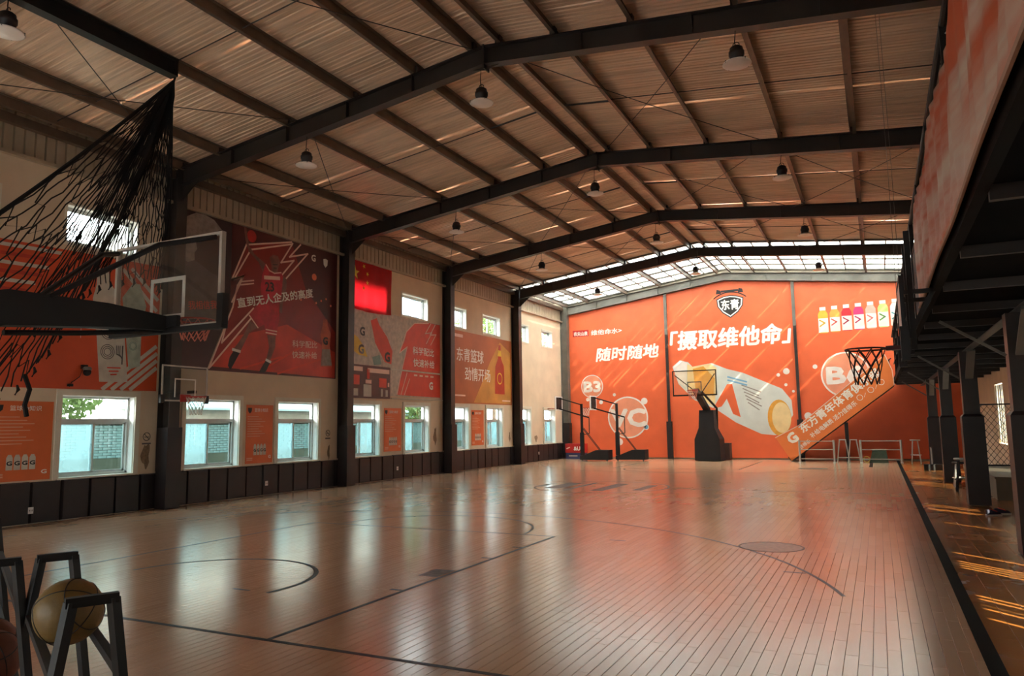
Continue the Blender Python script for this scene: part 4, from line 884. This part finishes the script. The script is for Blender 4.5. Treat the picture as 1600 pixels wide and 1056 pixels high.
# things on the floor below the stairs
def barrier(x0, x1, y, label):
    b = thing('metal_barrier', label, 'barrier', ((x0+x1)/2, y, 0), 'metal barriers')
    for x in (x0, x1): obj('post', MB().tube([(x, y, 0.001), (x, y, .9)], .04, 8), silver, b); obj('foot', MB().box(x-.05, x+.05, y-.18, y+.18, .001, .03), silver, b)
    for z in (.15, .52, .86): obj('rail', MB().tube([(x0, y, z), (x1, y, z)], .016, 8), silver, b)
barrier(-2.98, -1.68, 32.7, 'silver pipe barrier standing in front of the stair sign'); barrier(-.7, .72, 32.7, 'silver pipe barrier standing in front of the green box')
def trestle(x, y, label):
    b = thing('trestle', label, 'trestle', (x, y, 0), 'A-frame trestles'); t = .11; w = .23
    for yy in (y-.12, y+.12):
        for s in (-1, 1): obj('leg', MB().tube([(x+s*t, yy, .9), (x+s*w, yy, .0)], .02, 8), silver, b)
        obj('crossbar', MB().tube([(x-w*.95, yy, .2), (x+w*.95, yy, .2)], .014, 8), silver, b)
    obj('top_plate', MB().box(x-t-.02, x+t+.02, y-.14, y+.14, .89, .92), silver, b)
trestle(-1.36, 32.95, 'silver A-frame trestle beside the barrier by the stair sign'); trestle(-.96, 32.95, 'silver A-frame trestle beside the barrier by the green box')
gb = thing('green_box', 'dark green fabric box on the floor under the stairs', 'box', (-.08, 33.05, 0)); gm = mat('green_canvas', (74, 90, 76), .7, scale=6, var=.15)
obj('body', MB().prism([(-.42, 32.85, .0), (.26, 32.85, .0), (.2, 32.85, .5), (-.3, 32.85, .47)], (0, .35, 0)), gm, gb); obj('lid', MB().box(-.32, .22, 32.84, 33.21, .49, .53), gm, gb)
tag(obj('yellow_hose', MB().tube([(-.52+.11*math.cos(a), 32.9, .13+.11*math.sin(a)) for a in [2*math.pi*i/16 for i in range(16)]], .02, 6, True), mat('yellow_plastic', (206, 166, 70), .5)), 'small yellow ring of hose leaning by the green box', 'hose')
def stool(x, y, h, label, m, seatm, name='stool'):
    s = thing(name, label, 'stool', (x, y, -.02)); 
    for a in range(4):
        q = math.pi/4+a*math.pi/2; obj('leg', MB().tube([(x+.12*math.cos(q), y+.12*math.sin(q), h-.03), (x+.22*math.cos(q), y+.22*math.sin(q), -.019)], .018, 8), m, s)
    obj('footrest', MB().tube([(x+.185*math.cos(2*math.pi*i/16), y+.185*math.sin(2*math.pi*i/16), h*.35) for i in range(16)], .012, 6, True), m, s)
    obj('seat', MB().lathe((x, y, h-.04), [(.001, 0), (.17, 0), (.185, .02), (.175, .045), (.001, .05)], 24), seatm, s, True)
stool(1.22, 32.9, .9, 'pale metal stool by the far wall under the mezzanine', silver, silver); stool(1.72, 20.6, .76, 'black stool with round silver seat behind the aisle column', blackp, silver)
stool(1.78, 22.0, .6, 'low silver stool with a black seat behind the aisle column', silver, rubber)
tag(obj('column_slab', MB().prism([(1.28, 28.7, -.02), (2.1, 28.7, -.02), (2.1, 28.98, -.02), (1.28, 28.98, -.02)], (0, 0, .2)), rubber), 'low black slab on the aisle floor in front of a column', 'slab')
conc = mat('concrete_block', (128, 116, 100), .8, scale=3, var=.12)
for (a, b, c, d, h, lb) in ((2.14, XR-.01, 18.7, 23.3, .46, 'long concrete bench block along the aisle wall under the cage panel'), (2.2, XR-.01, 13.6, 16.8, .55, 'short concrete bench block near the pair of shoes')):
    t = thing('concrete_bench', lb, 'bench', ((a+b)/2, (c+d)/2, -.02)); obj('block', MB().box(a, b, c, d, -.02, h-.04), conc, t); obj('cap', MB().box(a-.02, b, c-.02, d+.02, h-.04, h), conc, t)
cg = thing('wire_cage_panel', 'black framed diamond wire cage panel standing on the concrete bench', 'panel', (2.7, 22.9, .46)); xa, xb, za, zt = 2.3, 3.1, .46, 2.05
for p, q in (((xa, 22.9, za), (xa, 22.9, zt)), ((xb, 22.9, za), (xb, 22.9, zt)), ((xa-.02, 22.9, za+.02), (xb+.02, 22.9, za+.02)), ((xa-.02, 22.9, zt), (xb+.02, 22.9, zt))): obj('frame_bar', MB().bar(p, q, .04, .04), blackp, cg)
def clip_wire(x, sgn):
    pts = []
    for i in range(60):
        t = i/59*(zt-za); xx = x+sgn*t*.75
        if xa <= xx <= xb: pts.append((xx, 22.9, za+t))
    return (pts[0], pts[-1]) if len(pts) > 1 else None
k = -1.3
while k < 2.1:
    for sgn in (1, -1):
        w = clip_wire((xa+k) if sgn == 1 else (xb-k), sgn)
        if w: obj('wire', MB().tube(w, .006, 5), blackp, cg)
    k += .135
# pair of shoes
def shoe(x, y, rz, label):
    t = thing('shoe', label, 'shoe', (x, y, -.02), 'pair of shoes'); c, s = math.cos(rz), math.sin(rz)
    def L(pts): return [(x+c*a-s*b, y+s*a+c*b, z-.02) for a, b, z in pts]
    out = [(-.14, -.035), (-.13, .035), (-.05, .045), (.06, .05), (.13, .035), (.145, 0), (.13, -.035), (.05, -.045), (-.05, -.04)]
    m1 = MB(); m1.prism(L([(a, b, .001) for a, b in out]), (0, 0, .03)); obj('sole', m1, pgrey, t)
    up = MB(); n = len(out); v = L([(a*.96, b*.93, .03) for a, b in out])+L([(a*.8-.02, b*.6, .075 if a > 0 else .11) for a, b in out]); up.add(v, [(i, (i+1) % n, n+(i+1) % n, n+i) for i in range(n)]+[tuple(range(n, 2*n))]); obj('upper', up, mat('navy_shoe_cloth', (34, 36, 60), .7), t)
    to = MB(); to.prism(L([(.05, -.03, .07), (.05, .03, .07), (-.06, .025, .11), (-.06, -.025, .11)]), (0, 0, .012)); obj('tongue', to, redpaint, t)
    for q in (-.03, 0, .03): obj('lace', MB().tube(L([(q, -.03, .1-q*.3), (q, .03, .1-q*.3)]), .005, 5), redpaint, t)
shoe(1.72, 15.7, .5, 'navy and red sneaker on the aisle floor, toe turned to the wall'); shoe(1.88, 15.95, .2, 'navy and red sneaker on the aisle floor, nearer the concrete block')

# ================================================================== HOOPS
net_white = mat('white_net_cord', (226, 220, 210), .7); net_dark = mat('dark_net_cord', (58, 36, 34), .7); rimred = mat('orange_red_rim', (176, 44, 34), .4)
clear = glass_mat('clear_backboard', (.88, .89, .89), .06, (.7, .68, .66), .8); clear_y = glass_mat('clear_far_backboard', (.95, .93, .86), .05)
def hoop_net(c, r, h, m, parent, n=12, rows=5, rc=.006):
    mb = MB()
    def P(k, j):
        a = 2*math.pi*(k+.5*(j % 2))/n; t = j/rows; rr = r*(1-.52*t+.12*t*t); return (c[0]+rr*math.cos(a), c[1]+rr*math.sin(a), c[2]-h*t)
    for j in range(rows):
        for k in range(n):
            for d in ((0, 1) if j % 2 else (-1, 0)):
                mb.tube([P(k, j), P(k+d, j+1)], rc, 4)
    o = obj('net', mb, m, parent); return o
def rim(c, r, parent, m, back):
    o = obj('rim', MB().tube([(c[0]+r*math.cos(2*math.pi*i/32), c[1]+r*math.sin(2*math.pi*i/32), c[2]) for i in range(32)], .011, 8, True), m, parent, True)
    b = Vector(back); mid = Vector(c)+(b-Vector(c)).normalized()*r
    obj('rim_bracket', MB().bar(mid, b, .12, .05), m, o); return o
# --- large portable hoop seen from behind
hx, hy = -7.56, 6.02
H = thing('portable_hoop', 'large black portable basketball hoop with clear backboard seen from behind', 'basketball hoop', (hx, 2.4, 0))
BF = Frame((hx, hy, 0), (1,0,0), (0,0,1))
BB = obj('backboard', MB().box(hx-.88, hx+.88, hy-.006, hy+.006, 2.92, 3.94), clear, H)
fm = mat('backboard_frame', (196, 188, 178), .4, .3)
for (a, b, z0, z1) in ((-.92, -.88, 2.88, 3.97), (.88, .92, 2.88, 3.97), (-.88, .88, 3.94, 3.97), (-.88, .88, 2.88, 2.92)): obj('frame_bar', MB().box(hx+a, hx+b, hy-.03, hy+.03, z0, z1), fm, BB)
for (a, b, z0, z1) in ((-.3, .3, 3.47, 3.52), (-.3, .3, 3.02, 3.07), (-.3, -.25, 3.07, 3.47), (.25, .3, 3.07, 3.47)): obj('target_square', MB().box(hx+a, hx+b, hy+.007, hy+.01, z0, z1), print_white, BB)
obj('edge_pad', MB().box(hx-.97, hx+.97, hy-.045, hy+.045, 2.84, 2.9), rubber, BB)
for s in (-1, 1): obj('edge_pad', MB().box(hx+s*.93-.045, hx+s*.93+.045, hy-.045, hy+.045, 2.89, 3.24), rubber, BB)
mb = MB(); w = .13
pr = [(2.45, 2.2, 2.62), (4.15, 2.72, 3.07), (5.2, 2.82, 3.08), (5.92, 2.86, 3.03)]
vs = [(hx+sx*w, y, z) for y, z0, z1 in pr for (sx, z) in ((-1, z0), (1, z0), (1, z1), (-1, z1))]
mb.add(vs, [(4*i+j, 4*i+(j+1) % 4, 4*i+4+(j+1) % 4, 4*i+4+j) for i in range(3) for j in range(4)]+[(3,2,1,0),(12,13,14,15)]); obj('main_arm', mb, rubber, H)
obj('mount_plate', MB().box(hx-.3, hx+.3, 5.92, 5.975, 2.9, 3.03), blackp, H)
for s in (-1, 1): obj('strut', MB().tube([(hx+s*.1, 4.55, 3.05), (hx+s*.5, 5.5, 3.75), (hx+s*.86, 5.97, 3.9)], .03, 8), blackp, H)
obj('lower_strut', MB().tube([(hx, 4.2, 2.66), (hx, 5.0, 2.74), (hx, 5.95, 2.86)], .028, 8), blackp, H)
obj('upright_pad', MB().prism([(hx-.3, 1.5, .55), (hx-.3, 2.9, .55), (hx-.2, 2.75, 2.6), (hx-.2, 2.1, 2.6)], (.5, 0, 0)), rubber, H); obj('base', MB().box(hx-.55, hx+.55, .3, 2.9, .06, .55), rubber, H)
for sx in (-.45, .45):
    for sy in (.5, 2.7): obj('caster', MB().lathe((hx+sx-.03, sy, .04), [(.04, 0), (.04, .06)], 14, 'X'), rubber, H)
RM = rim((hx, hy+.41, 3.05), .235, H, rimred, (hx, hy+.03, 3.03)); hoop_net((hx, hy+.41, 3.04), .23, .24, mat('pink_net_cord', (206, 120, 100), .7), RM, 12, 3)
# --- wall hoop on the portrait column
Wh = thing('wall_hoop', 'small clear backboard hoop fixed to the column by the portrait mural', 'basketball hoop', (-13.85, 11.4, 2.3))
wx = -13.62
BB = obj('backboard', MB().box(wx-.005, wx+.005, 10.83, 11.97, 2.34, 3.06), clear, Wh)
for (a, b, z0, z1) in ((10.8, 10.83, 2.31, 3.09), (11.97, 12.0, 2.31, 3.09), (10.83, 11.97, 3.06, 3.09), (10.83, 11.97, 2.31, 2.34)): obj('frame_bar', MB().box(wx-.015, wx+.015, a, b, z0, z1), fm, BB)
for (a, b, z0, z1) in ((11.12, 11.68, 2.78, 2.81), (11.12, 11.15, 2.4, 2.78), (11.65, 11.68, 2.4, 2.78)): obj('target_square', MB().box(wx+.006, wx+.009, a, b, z0, z1), print_white, BB)
for yk in (11.1, 11.7): obj('wall_bracket', MB().box(-13.87, wx-.015, yk-.03, yk+.03, 2.5, 2.56), blackp, Wh)
obj('corner_pad', MB().box(wx-.03, wx+.03, 11.93, 12.03, 2.27, 2.45), rubber, BB); obj('corner_pad', MB().box(wx-.03, wx+.03, 10.77, 10.87, 2.27, 2.45), rubber, BB)
obj('rim_plate', MB().box(wx+.006, wx+.03, 11.27, 11.53, 2.3, 2.46), rimred, Wh); RM = rim((wx+.36, 11.4, 2.4), .2, Wh, rimred, (wx+.02, 11.4, 2.4)); hoop_net((wx+.36, 11.4, 2.39), .2, .38, net_white, RM)
# --- hoop on the mezzanine edge
Rh = thing('mezzanine_hoop', 'dark hoop with black net fixed under the mezzanine railing', 'basketball hoop', (.5, 10.05, 2.5)); rx = .33
BB = obj('backboard', MB().box(rx-.012, rx+.012, 9.5, 10.6, 2.46, 3.3), mat('white_backboard', (226, 206, 196), .5), Rh)
for (a, b, z0, z1) in ((9.46, 9.5, 2.42, 3.34), (10.6, 10.64, 2.42, 3.34), (9.5, 10.6, 3.3, 3.34), (9.5, 10.6, 2.42, 2.46)): obj('frame_bar', MB().box(rx-.02, rx+.02, a, b, z0, z1), blackp, BB)
obj('edge_pad', MB().box(rx-.045, rx+.045, 9.42, 9.52, 2.36, 2.75), rubber, BB); obj('edge_pad', MB().box(rx-.045, rx+.045, 10.58, 10.68, 2.36, 2.75), rubber, BB)
for yk in (9.7, 10.4):
    obj('mount_arm', MB().bar((rx+.02, yk, 3.175), (.662, yk, 3.175), .05, .05), blackp, Rh); obj('mount_arm', MB().bar((rx+.02, yk, 2.6), (.662, yk, 3.17), .05, .05), blackp, Rh); obj('mount_upright', MB().box(.4, .46, yk-.03, yk+.03, 2.5, 3.9), blackp, Rh)
darkrim = mat('dark_red_rim', (74, 26, 26), .4); RM = rim((-.09, 10.05, 2.56), .225, Rh, darkrim, (rx-.02, 10.05, 2.56)); hoop_net((-.09, 10.05, 2.55), .22, .42, net_dark, RM, 10, 4, .007)
# --- padded hoop in front of the far wall
Ch = thing('padded_hoop', 'black padded hoop stand with clear backboard before the bottle banner', 'basketball hoop', (-6.75, 33.2, 0)); sx = -6.78; yy = 33.0
mb = MB(); sec = [(0.03, .56, 33.0, 34.1), (.95, .54, 33.0, 34.1), (1.45, .34, 33.02, 33.8), (2.22, .31, 33.1, 33.7)]
vs = [(sx+s*w, y, z) for z, w, ya, yb in sec for s, y in ((-1, ya), (1, ya), (1, yb), (-1, yb))]
mb.add(vs, [(4*i+j, 4*i+(j+1) % 4, 4*i+4+(j+1) % 4, 4*i+4+j) for i in range(3) for j in range(4)]+[(3,2,1,0),(12,13,14,15)]); obj('base_pad', mb, rubber, Ch)
obj('rear_base', MB().box(sx-.2, sx+.75, 34.1, 34.7, .03, .75), mat('brown_base', (66, 48, 42), .6), Ch)
for a in (-.45, .45): obj('caster', MB().lathe((sx+a-.03, 33.3, .04), [(.038, 0), (.038, .06)], 12, 'X'), rubber, Ch)
obj('arm', MB().bar((sx, 33.4, 2.2), (sx-.05, 31.45, 3.02), .24, .2), rubber, Ch); obj('arm_strut', MB().tube([(sx+.28, 33.9, .9), (sx+.35, 33.7, 2.3), (sx+.1, 31.9, 2.98)], .05, 8), blackp, Ch)
bx, by = -6.86, 31.35
BB = obj('backboard', MB().box(bx-.88, bx+.88, by-.006, by+.006, 2.86, 3.84), clear_y, Ch)
for (a, b, z0, z1) in ((-.92, -.88, 2.8, 3.88), (.88, .92, 2.8, 3.88), (-.88, .88, 3.84, 3.88), (-.88, .88, 2.8, 2.86)): obj('frame_bar', MB().box(bx+a, bx+b, by-.025, by+.025, z0, z1), blackp, BB)
for (a, b, z0, z1) in ((-.3, .3, 3.36, 3.4), (-.3, -.26, 2.95, 3.36), (.26, .3, 2.95, 3.36), (-.3, .3, 2.93, 2.97)): obj('target_square', MB().box(bx+a, bx+b, by-.012, by-.008, z0, z1), pgreyd, BB)
for s in (-1, 1): obj('board_strut', MB().tube([(sx, 32.0, 2.85), (bx+s*.84, by+.04, 3.7)], .022, 8), blackp, Ch)
RM = rim((bx, by-.4, 3.03), .225, Ch, rimred, (bx, by-.02, 3.0)); hoop_net((bx, by-.4, 3.02), .22, .38, mat('pink_net_cord', (206, 120, 100), .7), RM)
# --- two small portable hoops by the corner
def small_hoop(x, y, label):
    h = thing('small_hoop', label, 'basketball hoop', (x, y, 0), 'small portable hoops')
    mb = MB(); mb.prism([(x-.02, y-.3, .06), (x+1.35, y-.3, .06), (x+1.35, y-.3, .5), (x+.75, y-.3, .5), (x+.1, y-.3, .24), (x-.02, y-.3, .24)], (0, .6, 0)); obj('base', mb, rubber, h)
    for a in (.05, 1.25): obj('caster', MB().lathe((x+a, y-.22, .035), [(.034, 0), (.034, .05)], 12, 'Y'), rubber, h)
    obj('pole', MB().box(x-.05, x+.05, y-.05, y+.05, .24, 2.62), blackp, h); obj('pole_pad', MB().box(x-.08, x+.08, y-.08, y+.08, .25, 1.3), rubber, h)
    obj('upper_arm', MB().bar((x, y, 2.58), (x-1.12, y, 2.92), .05, .05), blackp, h); obj('lower_arm', MB().bar((x+.36, y, 1.98), (x-1.12, y, 2.42), .05, .06), blackp, h)
    obj('crank_link', MB().bar((x+.36, y, 1.98), (x+.36, y, 1.25), .03, .03), blackp, h); obj('crank_link', MB().bar((x+.05, y, 1.2), (x+.36, y, 1.25), .03, .03), blackp, h)
    for q in (-.08, .08): obj('stay', MB().tube([(x+.06, y+q, 1.5), (x+.85, y+q, .5)], .016, 6), blackp, h)
    BB = obj('backboard', MB().box(x-1.16, x-1.135, y-.45, y+.45, 2.33, 3.0), white, h); obj('board_frame', MB().box(x-1.135, x-1.11, y-.3, y+.3, 2.4, 2.95), blackp, h)
    RM = rim((x-1.16-.34, y, 2.44), .2, h, rimred, (x-1.16, y, 2.44)); hoop_net((x-1.5, y, 2.43), .2, .36, net_white, RM, 10, 4)
small_hoop(-12.38, 32.45, 'small portable hoop beside the red and blue crate'); small_hoop(-10.82, 32.9, 'small portable hoop before the round vitamin bubble')
cr = thing('drinks_crate', 'red and blue drinks crate box in the far corner', 'crate', (-13.45, 34.35, 0)); CF = Frame((0, 34.1, 0), (1,0,0), (0,0,1))
obj('lower_case', MB().box(-13.88, -12.95, 34.1, 34.6, .003, .3), mat('blue_case', (58, 66, 108), .5), cr); obj('upper_case', MB().box(-13.9, -12.93, 34.08, 34.62, .3, .74), redpaint, cr); text('&U', CF, -13.45, .42, .26, print_white, cr, .04, 0, 0, .022)
for u in (-13.82, -13.1): stroke('print_mark', CF, [(u, .5), (u+.14, .56)], .05, .02, .023, pink, cr)
stroke('print_mark', CF, [(-13.7, .15), (-13.3, .15)], .05, .0, .003, pgrey, cr)

# ================================================================== CEILING BEAM AND CAGE NET
cb = thing('net_beam', 'black steel beam hung under the roof with the net tied to its end', 'beam', (-10.0, 6, 7.43)); 
obj('web', MB().box(-10.006, -9.994, 1.0, 7.92, 7.44, 7.72), blackp, cb)
for z in (7.44, 7.715): obj('flange', MB().box(-10.09, -9.91, 1.0, 7.92, z-.006, z+.006), blackp, cb)
obj('end_plate', MB().box(-10.09, -9.91, 7.92, 7.935, 7.43, 7.73), blackp, cb); obj('beam_clamp', MB().box(-10.08, -9.92, 5.42, 5.58, 7.72, 7.732), blackp, cb)
nt_ = thing('cage_net', 'black knotted cord net gathered at the beam end and hanging down slack', 'net', (-10, 7.9, 2.3)); cord = mat('black_net_cord', (18, 16, 17), .8)
hem = [(0.0, 4.2, 3.27), (.1, 4.7, 2.3), (.2, 5.25, 2.0), (.3, 5.7, 2.3), (.4, 6.1, 2.9), (.5, 6.5, 3.5), (.6, 6.75, 3.72), (.7, 7.05, 3.9), (.8, 7.35, 3.98), (.9, 7.62, 4.0), (1.0, 7.86, 3.9)]
def hem_at(a):
    a = min(max(a, 0), 1); k = min(int(a*10), 9); f = a*10-k; p, q = hem[k], hem[k+1]; return p[1]+(q[1]-p[1])*f, p[2]+(q[2]-p[2])*f
NK, NJ = 50, 14; rn = random.Random(11)
def net_pt(a, t):
    y, z = hem_at(a); t = max(0, min(1.02, t))
    return (-10+.2*math.sin(a*13+t*3)*t, 7.92+(y-7.92)*t, 7.36+(z-7.36)*t-.11*math.sin(math.pi*t)*(1-a)*1.0)
def node(j, k): return net_pt(k/NK, 1.0)
mb = MB()
for k in range(NK+1):                                # fan of knotted cords
    ph = rn.uniform(0, 6.28); am = rn.uniform(.2, .5)/NK
    mb.tube([net_pt(min(1, max(0, k/NK+am*math.sin(ph+i*1.9)*min(1, i/4))), i/22+rn.uniform(-.006, .006)) for i in range(23)], .0095, 4)
for j in range(2, NJ):                               # slack cross cords, zigzagging from knot to knot
    t0 = (j/NJ)**1.02; pts = []
    for k in range(NK+1):
        sag = .05*math.sin(k*.55+j*2.3)*(.3+t0)+(.022 if (k+j) % 2 else -.022)
        pts.append(net_pt(k/NK, min(1.0, t0+sag+rn.uniform(-.008, .008))))
    mb.tube(pts, .0095, 4)
o = obj('netting', mb, cord, nt_)
def edge_line(a): return [(-10, 7.92+(hem_at(a)[0]-7.92)*t, 7.36+(hem_at(a)[1]-7.36)*t-.11*math.sin(math.pi*t)*(1-a)) for t in [i/14 for i in range(15)]]
obj('edge_rope', MB().tube(edge_line(0), .028, 7), cord, nt_); obj('edge_rope', MB().tube([(p[0]+.02*math.sin(i*2), p[1], p[2]) for i, p in enumerate(edge_line(1))], .022, 7), cord, nt_)
obj('hanging_rope', MB().tube([(-10, 7.91, 7.6), (-9.98, 7.95, 7.5), (-10, 7.92, 7.34)], .018, 7), cord, nt_)
for k in range(1, 50, 2):
    p = node(NJ, k); obj('hem_tassel', MB().tube([p, (p[0], p[1]+.02, p[2]-.06), (p[0], p[1]-.02, p[2]-.13)], [.012, .022, .01], 6), cord, nt_)
pt = node(NJ, 10); obj('rope_tail', MB().tube([(-10, 5.85, 2.45), (-9.95, 5.9, 2.25), (-9.97, 5.86, 2.05), (-9.98, 5.9, 1.9)], .03, 7), cord, nt_)

# ================================================================== BALL RACK IN THE FOREGROUND
ax = Vector((.89, -.455, 0)); pp = Vector((.455, .89, 0))
Zv = lambda z: Vector((0, 0, z))
c0 = Vector((-3.11, 2.0, 0)); c1 = c0-pp*.2; w = .03
r = thing('ball_rack', 'black metal two-row ball rack in the near corner of the court', 'ball rack', (c1.x, c1.y, 0))
for i in (0, 1):
    for (c, inner) in ((c0, True), (c1, False)):
        e = c+ax*(1.0*i)*(1 if inner else -1.9); T = .058; B = .205
        obj('top_bar', MB().bar(e-pp*(T+.015)+Zv(1.18), e+pp*(T+.015)+Zv(1.18), w, w), blackp, r)
        obj('leg', MB().bar(e+pp*T+Zv(1.18), e+pp*B+Zv(.001), w, w, (1,0,0)), blackp, r)
        if inner: obj('leg', MB().bar(e-pp*T+Zv(1.18), e-pp*.097+Zv(.92), w, w, (1,0,0)), blackp, r)
        else: obj('leg', MB().bar(e-pp*T+Zv(1.18), e-pp*B+Zv(.001), w, w, (1,0,0)), blackp, r)
for (c, z, d, o_) in ((c0, .95, ax, .088), (c1, .64, -ax, .095), (c1, .97, -ax, .084)):
    for sgn in (-1, 1): obj('ball_rail', MB().bar(c+pp*sgn*o_+Zv(z), c+d*(1 if c is c0 else 1.9)+pp*sgn*o_+Zv(z), .028, .028), blackp, r)
for e in (c1, c1-ax*1.9): obj('cross_bar', MB().bar(e-pp*.13+Zv(.62), e+pp*.13+Zv(.62), .026, .026), blackp, r)
def ball(c, r, m, label, seed):
    b = thing('basketball', label, 'ball', (c[0], c[1], c[2]-r), 'basketballs'); rot = Matrix.Rotation(seed*.9, 3, 'X') @ Matrix.Rotation(seed*.6, 3, 'Z')
    obj('cover', MB().sphere(c, r, 32, 20), m, b, True)
    def line(f): return [tuple(Vector(c)+rot @ Vector(f(2*math.pi*i/40))*(r+.0004)) for i in range(40)]
    seams = [lambda a: (math.cos(a), math.sin(a), 0), lambda a: (math.cos(a), 0, math.sin(a))]
    for s in (-1, 1): seams.append(lambda a, s=s: tuple(Vector((s*(.55+.3*math.cos(a)**2*.0)+0, .835*math.cos(a), .835*math.sin(a))).normalized()))
    for f in seams: obj('seam', MB().tube(line(f), .0022, 5, True), print_black, b)
ball((-2.70, 1.79, 1.045), .116, mat('yellowed_ball', (116, 88, 42), .55, scale=25, var=.12, bump=.2), 'yellowed basketball resting on the top rails of the rack', 1)
bm2 = mat('brown_ball', (112, 62, 44), .6, scale=25, var=.15, bump=.2)
ball(tuple(c1-ax*.3+Zv(.736)), .12, bm2, 'brown basketball on the lower rails of the rack, nearer its middle posts', 2); ball(tuple(c1-ax*.56+Zv(.736)), .12, bm2, 'brown basketball on the lower rails of the rack, towards its outer end', 3)

flush_text()
